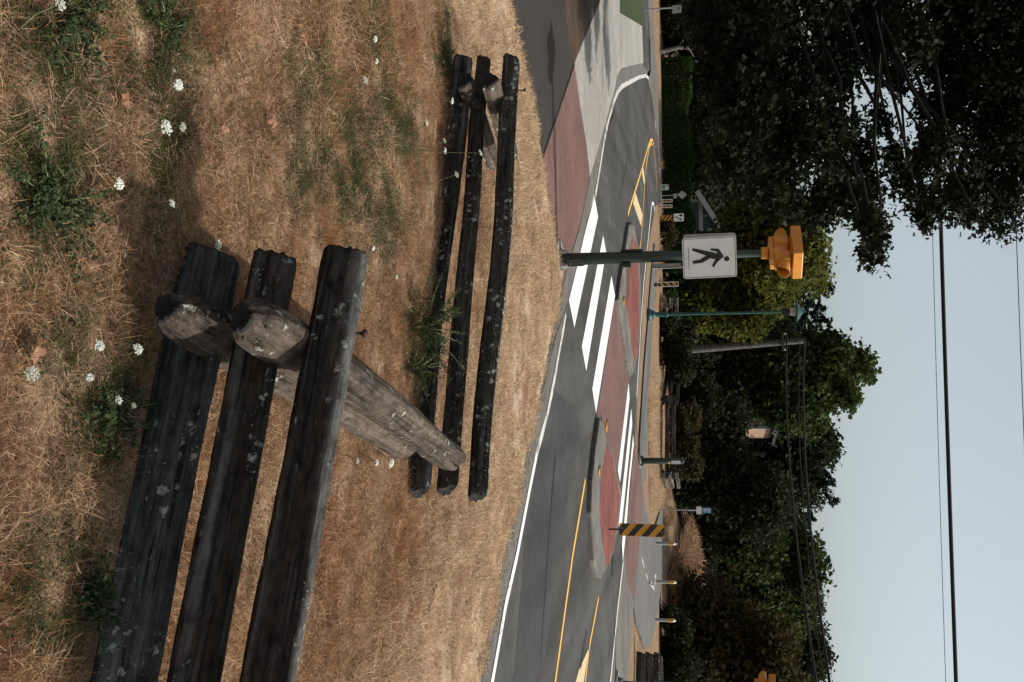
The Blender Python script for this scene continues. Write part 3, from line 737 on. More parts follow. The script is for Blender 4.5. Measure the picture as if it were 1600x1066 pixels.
standing('blue_panel', M['blue_print'], [rrect(.22, .34, .02)], -.004, 0, t).location = (0, 0, 1.96)
standing('white_lettering', M['sign_white'], [[(x, z), (x+w, z), (x+w, z+.03), (x, z+.03)] for x, z, w in ((-.08, 1.84, .12), (-.06, 1.90, .13), (-.09, 1.97, .10), (-.05, 2.03, .13))], .001, .003, t)
for z in (1.28, 1.38, 1.48): standing('white_disc', M['sign_white'], [[(.03*math.cos(R(a)), z+.03*math.sin(R(a))) for a in range(0, 360, 45)]], .0, .01, t)

def reflector(px, rz, label):
    q = Pz(*px, .1); t = empty('kerb_reflector', (q[0], q[1], .099), rz); tag(t, label, 'kerb reflector', 'kerb reflectors on the islands')
    mb = MB(); mb.box((0, 0, .012), (.26, .14, .024)); mb.build('yellow_plate', M['haz_yellow'], t, bevel=.004)
    mb = MB(); mb.box((-.08, 0, .026), (.07, .13, .006)); mb.build('dark_band', M['haz_black'], t)
reflector((947, 665), R(-50), 'yellow kerb reflector at the crosswalk end of the right island')
reflector((935.5, 737), R(-70), 'yellow kerb reflector halfway along the near kerb of the right island')
reflector((974, 470), R(-50), 'yellow kerb reflector on the corner of the left island')

bspots = [((1025, 849), 'left of three yellow banded bollards along the far path, before tan grass'), ((1025, 909), 'middle of three yellow banded bollards along the far path, beside the painted arrow'), ((1023, 968.5), 'right of three yellow banded bollards along the far path, against the dark shrubs')]
b0 = None
for k, (px, lab) in enumerate(bspots):
    q = Pz(*px)
    if b0 is None:
        b0 = empty('bollard', q)
        mb = MB(); mb.lathe([(.062, -.02), (.060, .50)], 14); smooth_angle(mb.build('post', M['bollard'], b0))
        mb = MB(); mb.lathe([(.070, .50), (.070, .67)], 14); smooth_angle(mb.build('yellow_band', M['haz_yellow'], b0))
        mb = MB(); mb.lathe([(.060, .67), (.058, .74), (.03, .775)], 14); smooth_angle(mb.build('cap', M['sign_white'], b0))
        r_ = b0
    else:
        r_ = b0.copy(); COL.objects.link(r_); r_.location = tuple(q)
        for ch in list(b0.children):
            c = ch.copy(); COL.objects.link(c); c.parent = r_
    tag(r_, lab, 'bollard', 'bollards along the far path')

t = empty('street_lamp', Pz(1013, 492)); tag(t, 'slender teal green street lamp with conical hood across the road', 'street lamp')
mb = MB(); mb.lathe([(.22, -.03), (.23, .06), (.17, .12), (.15, .20), (.09, .26), (.085, .60), (.11, .63), (.11, .68), (.06, .72)], 18); smooth_angle(mb.build('base', M['teal_paint'], t), 30)
mb = MB(); mb.lathe([(.058, .72), (.040, 4.72)], 14); smooth_angle(mb.build('pole', M['teal_paint'], t))
mb = MB(); mb.lathe([(.06, 4.72), (.11, 4.78), (.14, 4.92), (.10, 4.97)], 16); smooth_angle(mb.build('collar', M['black'], t))
mb = MB(); mb.lathe([(.13, 4.97), (.16, 5.15), (.17, 5.21)], 16); smooth_angle(mb.build('lantern_glass', M['glass'], t))
mb = MB(); mb.lathe([(.36, 5.18), (.37, 5.21), (.10, 5.38), (.03, 5.44), (.02, 5.52)], 20); smooth_angle(mb.build('hood', M['teal_paint'], t), 30)

b = Py(1090, 545.5, 50); tp = Py(1258, 532, 50)
t = empty('utility_pole', (b[0], b[1], -.05)); tag(t, 'leaning grey wooden utility pole in front of the dark trees', 'utility pole')
dx = (tp[0]-b[0])
mb = MB(); h0 = float(b[2]); sl = dx/(tp[2]-b[2]); z0 = -.3
mb.tube([(sl*(z0-h0+.05), 0, z0), (sl*(z0-h0)*.5, 0, (z0+h0)/2), (0, 0, h0+.05), (dx*.5, 0, (h0+tp[2])/2), (dx, 0, tp[2]+.05)], [.20, .20, .19, .17, .14], 14)
o = mb.build('shaft', M['pole_wood'], t); smooth_angle(o, 60)
mb = MB(); mb.box((dx*.8, -.15, tp[2]-1.0), (.9, .08, .1)); mb.box((dx*.9, -.15, tp[2]-.4), (.12, .14, .2)); mb.build('bracket', M['steel_dark'], t)
for x, z in ((-.4, -.9), (.35, -.9)):
    mb = MB(); mb.lathe([(.05, 0), (.06, .06), (.03, .14)], 8, (dx*.8+x, -.15, tp[2]+z-.05)); mb.build('insulator', M['glass'], t)

def wire(p, q, r, sag, label, n=24, group=None):
    p = np.array(p); q = np.array(q); pts = []
    for k in range(n+1):
        f = k/n; v = p+(q-p)*f; v = v.copy(); v[2] -= sag*4*f*(1-f); pts.append(tuple(v))
    mb = MB(); mb.tube(pts, r, 6); o = mb.build('overhead_wire', M['wire'], None, True); tag(o, label, 'wire', group)
def span(px0, px1, Y0, Y1, r, sag, label, ext=.35):
    p, q = Py(*px0, Y0), Py(*px1, Y1); d = q-p
    wire(p-d*ext, q+d*ext, r, sag, label)
span((1462, 0), (1496, 1066), 27.5, 26.5, .050, .05, 'thick black overhead cable crossing the open sky')
span((1452, 0), (1481, 1066), 29, 28, .008, .08, 'hair thin wire just below the thick cable in the sky')
span((1580, 100), (1606, 800), 29, 28, .011, .03, 'thin wire crossing the highest corner of the sky')
P1 = (dx*.8+b[0], b[1]-.15)
wire((b[0]+dx*.85-.3, b[1]-.15, tp[2]-.85), Py(1289, 1150, 26), .038, .35, 'lowest of three black wires running right from the utility pole across the woods')
wire((b[0]+dx*.95, b[1]-.15, tp[2]-.25), Py(1300, 1150, 27), .020, .35, 'thin middle wire of the three running right from the utility pole')
wire((b[0]+dx+.0, b[1]-.1, tp[2]-.02), Py(1309, 1150, 26), .040, .35, 'highest of three black wires running right from the utility pole across the woods')
wire((b[0]+dx, b[1]-.1, tp[2]-.5), Py(1290, 60, 62), .02, .6, 'wire running left from the utility pole behind the green lamp')
wire((b[0]+dx, b[1]-.1, tp[2]-1.5), Py(1130, 500, 49.0), .008, .1, 'slack guy wire dropping from the utility pole toward the lamp')

# ------------------------------------------------------------------ houses
def house(name, label, cx, cy, w, d, hw, pitch, zb, rz, wall, battens=True, win=True):
    t = empty(name, (cx, cy, zb), rz); tag(t, label, 'house')
    mb = MB(); mb.box((0, 0, hw/2), (w, d, hw)); mb.build('wall', wall, t)
    rise = w/2*pitch
    standing('gable', wall, [[(-w/2, hw), (w/2, hw), (0, hw+rise)]], d/2-.12, d/2-.02, t)
    mb = MB(); o = .45; L = math.hypot(w/2+o, (w/2+o)*pitch); an = math.atan(pitch)
    for sx in (-1, 1):
        Mx = Matrix.Rotation(sx*an, 3, 'Y')
        mb.box((sx*(w/4+o/2), 0, hw+rise/2-o*pitch/2+.10), (L, d+1.0, .16), M=Mx)
    mb.build('roof', M['roof'], t)
    for sx in (-1, 1):
        mb = MB(); Mx = Matrix.Rotation(sx*an, 3, 'Y')
        mb.box((sx*(w/4+o/2), -d/2-.54, hw+rise/2-o*pitch/2+.06), (L, .06, .30), M=Mx)
        mb.build('rake_board', M['trim'], t)
    mb = MB(); mb.box((0, -d/2-.03, hw), (w+.1, .06, .24)); mb.build('trim_board', M['trim'], t)
    for sx in (-1, 1):
        mb = MB(); mb.box((sx*(w/2-.06), -d/2-.03, hw/2-.07), (.18, .05, hw-.12)); mb.build('corner_board', M['trim'], t)
    if battens:
        k = -w/2+1.0
        while k < w/2-.5:
            hh = (w/2-abs(k))*pitch
            if hh > .3:
                mb = MB(); mb.box((k, -d/2+.0, hw+.12+hh/2-.1), (.09, .05, max(.05, hh-.22))); mb.build('batten', M['trim'], t)
            k += .85
    if win:
        for wx, ww in ((-w*.22, 1.1), (w*.22, 1.1)):
            f = MB(); f.box((wx, -d/2-.02, hw*.55), (ww+.2, .08, 1.3)); fo = f.build('window', M['trim'], t)
            g = MB(); g.box((wx, -d/2-.065, hw*.55), (ww, .02, 1.1)); g.build('pane', M['window'], fo)
    return t
hl = Py(1092, 312, 62); hz0 = -.3; hwid = 9.0
house('gabled_house', 'blue grey gabled house with white rake boards showing above the hedge', hl[0]+hwid/2, 62+3, hwid, 6, hl[2]-hz0+.1, .60, hz0, 0, M['siding'])
hb = Py(1211, 682, 66)
hh = house('hillside_house', 'small tan house with white eaves half hidden by trees on the hill', hb[0]-1.55, 66+1.7, 3.1, 3.4, hb[2]-1.6, .22, 1.6, R(-16), M['warm_wall'], battens=False)

# ------------------------------------------------------------------ foliage
rs = np.random.default_rng(7)
LEAF_D = np.array([(-.5, 0), (-.05, .30), (.5, 0), (-.05, -.30)])
LEAF_O = np.array([(-.5, .03), (-.28, .20), (-.12, .13), (.10, .32), (.22, .17), (.5, .0), (.22, -.17), (.10, -.32), (-.12, -.13), (-.28, -.20), (-.5, -.03)])
LEAF_M = np.array([(-.5, 0), (-.30, .40), (-.10, .25), (.10, .48), (.20, .18), (.52, 0), (.20, -.18), (.10, -.48), (-.10, -.25), (-.30, -.40)])
def leaves_mesh(name, centers, sizes, shape, mat, nrm=None, spread=1.0, seed=0):
    r = np.random.default_rng(seed); n = len(centers); k = len(shape)
    d = r.normal(size=(n, 3)); d[:, 2] = d[:, 2]*.7-.25
    d /= np.linalg.norm(d, axis=1)[:, None]
    q = r.normal(size=(n, 3))*spread
    if nrm is not None: q = q*.8+nrm
    q[:, 2] += .5
    b = np.cross(q, d); b /= np.linalg.norm(b, axis=1)[:, None]+1e-9
    c = np.cross(d, b)
    u = shape[:, 0][None, :, None]*d[:, None, :] + shape[:, 1][None, :, None]*b[:, None, :] + (np.abs(shape[:, 1])*.5-.3*shape[:, 0]**2)[None, :, None]*c[:, None, :]
    V = centers[:, None, :]+u*sizes[:, None, None]
    me = bpy.data.meshes.new(name)
    me.vertices.add(n*k); me.vertices.foreach_set('co', V.reshape(-1).astype(np.float32))
    me.loops.add(n*k); me.loops.foreach_set('vertex_index', np.arange(n*k, dtype=np.int32))
    me.polygons.add(n); me.polygons.foreach_set('loop_start', np.arange(0, n*k, k, dtype=np.int32))
    try: me.polygons.foreach_set('loop_total', np.full(n, k, dtype=np.int32))
    except Exception: pass
    me.update(calc_edges=True); me.validate(); me.materials.append(mat)
    return me
def blob_points(blobs, n, seed, cl=26, crad=.30, shell=.65):
    """leaf positions: blobs -> twig clusters near the blob surface -> leaves"""
    r = np.random.default_rng(seed)
    B = np.array(blobs, float); w = B[:, 3]**2.0; w /= w.sum()
    pts = []; tw = []
    for (x, y, z, rad, *rest), ww in zip(blobs, w):
        m = int(n*ww); nc = max(3, int(m/cl))
        d = r.normal(size=(nc, 3)); d /= np.linalg.norm(d, axis=1)[:, None]
        rr = rad*(shell+(1-shell)*r.random(nc))*(1-.35*(r.random(nc) < .25))
        c = np.array([x, y, z])+d*rr[:, None]*np.array([1, 1, .85])
        idx = r.integers(0, nc, m)
        pts.append(c[idx]+r.normal(size=(m, 3))*crad*np.array([1, 1, .7])*(.55+.45*min(1, rad)))
        tw.append((np.array([x, y, z]), c))
    return np.concatenate(pts), tw
def limbs(mb, base, top, blobs, tw, r0, seed, twigs=6, lean=(0, 0)):
    r = random.Random(seed)
    b = Vector(base); tp = Vector(top)
    pts = [b+(tp-b)*f+Vector((r.uniform(-.12, .12), r.uniform(-.12, .12), 0))*(f > 0)*(f < 1) for f in (0, .25, .5, .75, 1)]
    mb.tube(pts, [r0*1.25, r0, r0*.85, r0*.65, r0*.35], 10)
    for (c, cl) in tw:
        c = Vector(c); f = r.uniform(.35, .9); s = b+(tp-b)*f
        if c.z < s.z-.5: s = b+(tp-b)*max(.2, min(.9, (c.z-b.z)/(tp.z-b.z+1e-6)*.7))
        mid = (s+c)/2+Vector((r.uniform(-.3, .3), r.uniform(-.3, .3), r.uniform(.0, .5)))
        L = (c-s).length; pp = []
        for k in range(9):
            f2 = k/8; q = s*(1-f2)**2+mid*2*f2*(1-f2)+c*f2*f2
            q = q+Vector((noise.noise(q*.9), noise.noise(q*.9+Vector((9, 0, 0))), noise.noise(q*.9+Vector((0, 9, 0)))))*.22*min(1, L/3)*math.sin(f2*math.pi)
            pp.append(q)
        mb.tube(pp, [r0*(.34-.27*k/8) for k in range(9)], 6)
        ids = r.sample(range(len(cl)), min(twigs, len(cl)))
        for i in ids:
            e = Vector(cl[i]); m2 = (c+e)/2+Vector((r.uniform(-.15, .15),)*3)
            mb.tube([c, m2, e], [r0*.09, r0*.06, r0*.025], 4)
def px_blobs(L, Y, dy=.0, seed=0, squash=1.0):
    r = random.Random(seed); out = []
    for q in L:
        x, y, rp = q[:3]; yo = q[3] if len(q) > 3 else r.uniform(-1, 1)*dy
        P = Py(x, y, Y+yo); w = (P-CAM) @ FWD
        out.append((P[0], P[1], P[2], rp/FOC*w))
    return out
def tree(name, label, blobs, base, top, r0, n, leaf, shape, mat, seed, bark='bark', twigs=5, cl=26, crad=.3, group=None, shell=.65):
    t = empty(name, base); tag(t, label, 'tree', group)
    P, tw = blob_points(blobs, n, seed, cl, crad, shell)
    o3 = np.array(base); P = P-o3
    sz = leaf*(.65+.7*np.random.default_rng(seed+1).random(len(P)))
    me = leaves_mesh('crown', P, sz, shape, M[mat], seed=seed+2)
    link(bpy.data.objects.new('crown', me), t)
    mb = MB(); limbs(mb, (0, 0, -.2), tuple(np.array(top)-o3), blobs, [(c-o3, cl_-o3) for c, cl_ in tw], r0, seed+3, twigs)
    smooth_angle(mb.build('trunk', M[bark], t), 60)
    return t

# the oak whose boughs hang in from the left
OAK = [(1560, 60, 105), (1565, 190, 95), (1575, 285, 55), (1560, 330, 30), (1470, 45, 80), (1480, 150, 55), (1465, 235, 45), (1500, 300, 42), (1340, 45, 85), (1300, 105, 50),
       (1330, 265, 62), (1290, 215, 55), (1235, 110, 85), (1235, 225, 70), (1285, 315, 42), (1345, 320, 40), (1365, 360, 32), (1372, 390, 18), (1352, 402, 14), (1420, 285, 34), (1455, 322, 34), (1440, 350, 20), (1515, 338, 20), (1530, 348, 14), (1585, 345, 14),
       (1160, 60, 75), (1165, 170, 70), (1110, 40, 50), (1130, 120, 45), (1150, 255, 45), (1195, 300, 35), (1105, 190, 30), (1240, 320, 22),
       (1400, 120, 28), (1370, 190, 22), (1400, 255, 26), (1430, 60, 40), (1385, 30, 50),
       (1680, 80, 120), (1690, 230, 100), (1720, 320, 60), (1600, -110, 140), (1440, -110, 140), (1280, -110, 140), (1150, -100, 100), (1780, 60, 150), (1680, -260, 160), (1380, -280, 160)]
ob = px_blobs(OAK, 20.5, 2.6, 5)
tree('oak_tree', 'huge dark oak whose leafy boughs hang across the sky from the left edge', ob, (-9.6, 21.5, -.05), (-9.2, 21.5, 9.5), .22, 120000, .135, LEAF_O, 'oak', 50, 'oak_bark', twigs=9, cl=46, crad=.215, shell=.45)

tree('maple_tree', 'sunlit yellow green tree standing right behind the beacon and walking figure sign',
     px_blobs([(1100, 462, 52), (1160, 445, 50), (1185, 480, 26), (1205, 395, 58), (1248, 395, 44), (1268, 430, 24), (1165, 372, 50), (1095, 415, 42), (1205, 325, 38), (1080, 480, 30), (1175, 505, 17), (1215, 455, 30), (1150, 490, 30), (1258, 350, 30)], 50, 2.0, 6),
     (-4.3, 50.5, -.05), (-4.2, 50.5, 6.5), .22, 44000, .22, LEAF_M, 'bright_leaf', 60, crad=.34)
tree('bigleaf_maple', 'tall broad green maple rising highest right of the utility pole',
     px_blobs([(1335, 568, 20), (1352, 578, 13), (1300, 560, 30), (1312, 606, 26), (1325, 620, 14), (1262, 600, 50), (1275, 565, 40), (1232, 622, 46), (1270, 650, 24), (1200, 580, 60), (1155, 610, 42), (1150, 560, 60), (1108, 655, 46), (1100, 595, 50), (1235, 570, 40)], 60, 2.5, 8),
     (2.2, 60.5, 0), (2.2, 60.5, 8), .35, 52000, .29, LEAF_M, 'maple', 70, crad=.42)
tree('leafy_tree', 'rounded green tree right of centre with sunlit leaves under the wires',
     px_blobs([(1228, 842, 34), (1250, 868, 34), (1262, 905, 30), (1250, 942, 34), (1180, 850, 55), (1180, 930, 55), (1130, 880, 55), (1140, 800, 50), (1215, 975, 34), (1195, 895, 45), (1110, 830, 40), (1150, 980, 45), (1215, 815, 25)], 60, 2.2, 9),
     (12.8, 60.5, 0), (13.2, 60.5, 7), .3, 46000, .27, LEAF_M, 'maple', 80, crad=.38)
tree('woodland_tree', 'dark bronze leaved tree in the lower right corner behind the far beacon',
     px_blobs([(1100, 955, 55), (1095, 1045, 60), (1165, 1005, 55), (1205, 1050, 45), (1170, 1080, 60), (1120, 1110, 60), (1060, 1000, 40), (1060, 1070, 50), (1230, 1090, 40), (1210, 1000, 30)], 46, 2.0, 10),
     (14.8, 46.5, 0), (14.9, 46.5, 4.5), .22, 26000, .26, LEAF_D, 'brown_leaf', 90, crad=.4)
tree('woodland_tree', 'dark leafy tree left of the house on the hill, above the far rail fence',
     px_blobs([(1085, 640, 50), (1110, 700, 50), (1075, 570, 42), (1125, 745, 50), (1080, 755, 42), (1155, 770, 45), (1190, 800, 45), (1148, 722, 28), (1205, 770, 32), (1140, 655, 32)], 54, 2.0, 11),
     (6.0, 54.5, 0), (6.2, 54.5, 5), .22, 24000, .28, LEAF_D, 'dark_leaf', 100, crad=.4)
tree('woodland_tree', 'dark round tree in the far right background against the pale sky',
     px_blobs([(1262, 1000, 34), (1268, 1030, 30), (1245, 1030, 40), (1230, 990, 30), (1220, 1060, 40), (1280, 1015, 16)], 75, 2, 12),
     (23.8, 75.5, 1), (23.6, 75.5, 8.5), .25, 12000, .36, LEAF_D, 'dark_leaf', 110, crad=.45)
tree('woodland_tree', 'dark ragged tree on the skyline between the tall maple and the fir',
     px_blobs([(1275, 690, 30), (1250, 720, 34), (1290, 705, 18), (1250, 690, 26), (1228, 748, 36), (1260, 755, 20)], 72, 2, 13),
     (8.5, 72.5, 2), (8.5, 72.5, 9), .25, 12000, .36, LEAF_D, 'dark_leaf', 120, crad=.45)
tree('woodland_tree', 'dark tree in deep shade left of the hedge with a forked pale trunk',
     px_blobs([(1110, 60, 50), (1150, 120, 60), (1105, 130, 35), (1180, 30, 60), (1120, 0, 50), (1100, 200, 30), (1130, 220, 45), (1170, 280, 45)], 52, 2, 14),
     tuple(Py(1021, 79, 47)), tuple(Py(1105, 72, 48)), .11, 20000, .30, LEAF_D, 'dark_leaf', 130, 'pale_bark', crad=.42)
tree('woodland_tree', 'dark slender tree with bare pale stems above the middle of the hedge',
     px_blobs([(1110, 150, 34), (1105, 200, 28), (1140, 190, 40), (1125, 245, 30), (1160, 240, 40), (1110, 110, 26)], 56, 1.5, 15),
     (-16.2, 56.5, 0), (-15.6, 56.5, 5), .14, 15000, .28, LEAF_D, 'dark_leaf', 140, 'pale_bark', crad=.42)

def conifer(name, label, base, h, rad, n, seed, group=None, bare=.1):
    t = empty(name, base); tag(t, label, 'tree', group)
    r = np.random.default_rng(seed); C = []; S = []
    nb = int(h*9)
    for i in range(nb):
        f = bare+(1-bare)*(i/nb)**.9; z = f*h; L = rad*(1-f)**.75*(.55+.65*r.random())+.28
        a = r.random()*6.283; k = max(6, int(n/nb*(L/rad)*1.6+4))
        u = r.random(k)**.7
        px_ = np.cos(a)*L*u+r.normal(size=k)*.10*(.3+L*.3); py_ = np.sin(a)*L*u+r.normal(size=k)*.10*(.3+L*.3)
        pz_ = z-.28*L*u**1.4+.12*L*(u > .8)+r.normal(size=k)*.07
        C.append(np.stack([px_, py_, pz_], -1)); S.append(np.full(k, .30))
    C = np.concatenate(C); S = np.concatenate(S)*(.6+.7*r.random(len(C)))
    link(bpy.data.objects.new('crown', leaves_mesh('crown', C, S, np.array([(-.5, 0), (0, .16), (.5, 0), (0, -.16)]), M['conifer'], seed=seed)), t)
    mb = MB(); mb.tube([(0, 0, -.3), (0, 0, h*.5), (0, 0, h*.97)], [h*.018, h*.012, h*.003], 8); smooth_angle(mb.build('trunk', M['bark'], t), 60)
    return t
cons = [(1285, 425, 88, 3.2, 'first fir from the left on the skyline behind the lamp'), (1300, 452, 92, 3.0, 'second fir on the skyline, left of the lamp head'), (1286, 478, 86, 3.2, 'fir directly above the lamp hood on the skyline'),
        (1296, 503, 90, 3.0, 'fir just right of the lamp hood on the skyline'), (1302, 530, 94, 3.2, 'fir behind the top of the utility pole'), (1282, 552, 84, 3.0, 'fir between the utility pole and the tall maple'),
        (1290, 738, 86, 3.4, 'dark fir on the skyline right of the house on the hill'), (1306, 778, 74, 3.4, 'tall pointed fir standing alone right of the middle'), (1293, 880, 74, 2.2, 'small fir tip poking above the sunlit tree under the wires'), (1278, 640, 86, 3.4, 'fir hidden behind the tall maple'), (1306, 702, 72, 2.8, 'dark fir on the skyline right beside the tall maple crown'), (1300, 752, 71, 2.8, 'dark fir on the skyline just left of the tall pointed fir'), (1270, 812, 84, 3.2, 'fir dark and low right of the tall pointed fir')]
for i, (x, y, Y, rad, lab) in enumerate(cons):
    P = Py(x, y, Y); zb = float(terrain(P[0], P[1]))
    conifer('fir_tree', lab, (P[0], P[1], zb), P[2]-zb+.3, rad*1.1, 9000, 200+i, 'firs along the skyline')

# hedge, shrubs
def shrub(name, label, cat, blobs, n, leaf, mat, seed, crad=.18, shape=LEAF_D, stems=True, group=None):
    b = blobs[len(blobs)//2]; base = (b[0], b[1], float(terrain(b[0], b[1])))
    t = empty(name, base); tag(t, label, cat, group)
    P, tw = blob_points(blobs, n, seed, 22, crad, .55); o3 = np.array(base)
    P[:, 2] = np.maximum(P[:, 2], base[2]+.02)
    link(bpy.data.objects.new('foliage', leaves_mesh('foliage', P-o3, leaf*(.6+.8*np.random.default_rng(seed).random(len(P))), shape, M[mat], seed=seed)), t)
    mb = MB(); r = random.Random(seed)
    for c, cl_ in tw:
        c = Vector(c-o3); s = Vector((c.x*.7+r.uniform(-.2, .2), c.y*.7, 0)); mb.tube([s, (s+c)/2, c], [.05, .035, .015], 5)
    mb.build('stem', M['bark'], t)
    return t
hp = []
for k in range(26):
    f = k/25; y = 85+f*270; Y = 46.5+1.5*f
    P = Py(1075, y, Y); hp += [(P[0], P[1]+.5, .5, .62), (P[0]+.1, P[1]+.5, 1.05, .62)]
rh = np.random.default_rng(33)
def hedge():
    a = Py(1060, 92, 48.2); b = Py(1060, 425, 49.3); d = (b-a)[:2]; L = float(np.hypot(*d)); d = d/L; nn = np.array([-d[1], d[0]])
    t = empty('clipped_hedge', (a[0], a[1], -.05)); tag(t, 'long clipped green hedge in front of the dark woods on the left', 'hedge')
    n = 100000; u = rh.random(n)*L; h = 1.40+.10*np.sin(u*1.7)+.06*np.sin(u*4.3); w = .55
    side = rh.random(n); z = rh.random(n)**.8*h; v = np.where(side < .62, -w, (rh.random(n)*2-1)*w)
    z = np.where(side < .62, z, h); round_ = np.clip((z-h+.25)/.25, 0, 1)
    v = np.where(side < .62, v+round_*.18, v)+rh.normal(size=n)*.06; z = z+rh.normal(size=n)*.05
    P = np.stack([d[0]*u+nn[0]*v, d[1]*u+nn[1]*v, z], -1)
    link(bpy.data.objects.new('foliage', leaves_mesh('foliage', P, .085*(.6+.8*rh.random(n)), LEAF_D, M['hedge'], seed=5)), t)
    mb = MB(); mb.prism([tuple(d*0-nn*.42), tuple(d*L-nn*.42), tuple(d*L+nn*.42), tuple(d*0+nn*.42)], -.1, 1.42); mb.build('inner_twigs', M['bark'], t)
hedge()
SH = [('dark shrub mass behind the far rail fence and lamp', [(1045, 505, 18), (1055, 540, 24), (1065, 575, 22), (1052, 560, 16), (1070, 520, 20)], 46, 9000, .16, 'dark_leaf'),
      ('dusty olive shrub behind the right end of the far rail fence', [(1060, 660, 20), (1072, 700, 24), (1060, 730, 18), (1078, 650, 20), (1082, 730, 22)], 50, 9000, .16, 'brown_leaf'),
      ('dark shrub in shade behind the route sign', [(1090, 770, 26), (1100, 810, 26), (1110, 850, 28), (1085, 835, 18)], 60, 9000, .2, 'dark_leaf'),
      ('dark shrub behind the middle bollard', [(1085, 900, 24), (1100, 930, 28), (1080, 950, 24), (1100, 880, 24)], 54, 9000, .18, 'dark_leaf'),
      ('low dark shrub beside the right bollard', [(1045, 965, 20), (1060, 990, 26), (1050, 1020, 26), (1070, 1040, 30), (1045, 1060, 26)], 42, 9000, .15, 'dark_leaf'),
      ('low shrub under the maple left of the green lamp', [(1050, 410, 20), (1060, 440, 22), (1048, 460, 18), (1065, 385, 22)], 50, 8000, .16, 'hedge'),
      ('brown bush in front of the hedge behind the keep right sign', [(1042, 352, 10), (1045, 366, 12), (1040, 380, 11)], 47.3, 4000, .12, 'brown_leaf'),
      ('grey green shrub row rising above the hedge on the left', [(1095, 110, 18), (1098, 150, 20), (1096, 190, 18), (1100, 230, 20), (1095, 265, 16)], 49, 10000, .17, 'maple'),
      ('dark evergreen shrub at the far left edge behind the street sign', [(1040, 10, 26), (1060, 40, 34), (1045, 65, 24), (1075, 0, 34), (1080, 80, 24), (1045, -40, 36), (1090, -60, 40)], 49, 12000, .18, 'dark_leaf')]
for i, (lab, bl, Y, n, lf, mt) in enumerate(SH): shrub('woodland_shrub', lab, 'shrub', px_blobs(bl, Y, .6, 40+i), n, lf, mt, 300+i)

# far woods: one dark mass behind everything
def woods():
    r = np.random.default_rng(77); bl = []
    for k in range(150):
        x = -75+150*r.random(); y = 84+26*r.random(); zb = float(terrain(x, y))
        topz = 5.2+.020*y+1.0*np.sin(x*.6)+1.0*r.random()
        if abs(x) > 34: topz += 3
        rad = 2.2+1.2*r.random(); z = zb+rad*.5+(topz-rad-zb)*r.random()**.7
        bl.append((x, y, max(zb, z), rad))
    for k in range(110):
        x = -45+80*r.random(); y = 62+16*r.random(); zb = float(terrain(x, y)); rad = 1.2+.9*r.random()
        if -9.6 < x < .8 and y < 73: continue
        if 2.2 < x < 8.6 and y < 74: continue
        bl.append((x, y, zb+rad*.6+1.6*r.random(), rad))
    for k in range(60):
        x = -46+26*r.random(); y = 52+18*r.random(); rad = 1.5+1.5*r.random(); bl.append((x, y, .5+8*r.random(), rad))
    P, tw = blob_points(bl, 190000, 78, 30, .5, .7)
    o = bpy.data.objects.new('far_woods', leaves_mesh('far_woods', P, .42*(.6+.8*r.random(len(P))), LEAF_D, M['dark_leaf'], seed=79)); link(o)
    tag(o, 'dark wooded hillside behind the nearer trees', 'woods', kind='stuff')
woods()

# ------------------------------------------------------------------ small plants and litter near the fence
def basis(d):
    d = Vector(d).normalized(); a = Vector((0, 0, 1)) if abs(d.z) < .9 else Vector((1, 0, 0))
    a = (a-d*a.dot(d)).normalized(); return a, d.cross(a), d
def carrot_flower(px, h, rad, side, label, seed):
    r = random.Random(seed); g = PG(px[0], px[1], h); top = Vector(Pz(px[0], px[1], g[2]+h))
    base = Vector((top.x+r.uniform(-.08, .08), top.y+r.uniform(-.02, .10), 0)); base.z = float(terrain(base.x, base.y))
    t = empty('wild_carrot_flower', base); tag(t, label, 'flower', 'wild carrot flowers in the grass')
    tp = top-base; mb = MB(); mb.tube([(0, 0, -.02), tuple(tp*.5+Vector((r.uniform(-.02, .02), r.uniform(-.02, .02), 0))), tuple(tp)], [.0028, .0022, .0016], 5)
    ax = Vector((r.uniform(-.3, .3), r.uniform(-.5, .1), 1)) if not side else Vector((r.uniform(-.3, .3), -.1, 1))
    a, b, c = basis(ax)
    V = []; Fc = []
    nu = 34
    for k in range(nu):
        f = math.sqrt((k+.5)/nu); an = k*2.39996+r.uniform(-.2, .2)
        p = tp+(a*math.cos(an)+b*math.sin(an))*rad*f*r.uniform(.85, 1.1)+c*(rad*(.28*(1-f*f))+r.uniform(-.002, .002))
        mb.tube([tuple(tp-c*rad*.55), tuple(p)], [.0008, .0006], 3, False)
        for q in range(11):
            aa = r.random()*6.283; rr = rad*.17*math.sqrt(r.random()); s = rad*.075*r.uniform(.7, 1.3)
            o = p+(a*math.cos(aa)+b*math.sin(aa))*rr+c*r.uniform(0, .003); n0 = len(V)
            ph = r.random()*6
            for e in range(5): V.append(tuple(o+(a*math.cos(ph+e*1.2566)+b*math.sin(ph+e*1.2566))*s+c*r.uniform(-.001, .001)))
            Fc.append((n0, n0+1, n0+2, n0+3, n0+4))
    mb.build('stem', M['stem'], t)
    mu = MB(); mu.add(V, Fc); mu.build('umbel', M['flower_old' if seed % 3 == 1 else 'flower'], t)
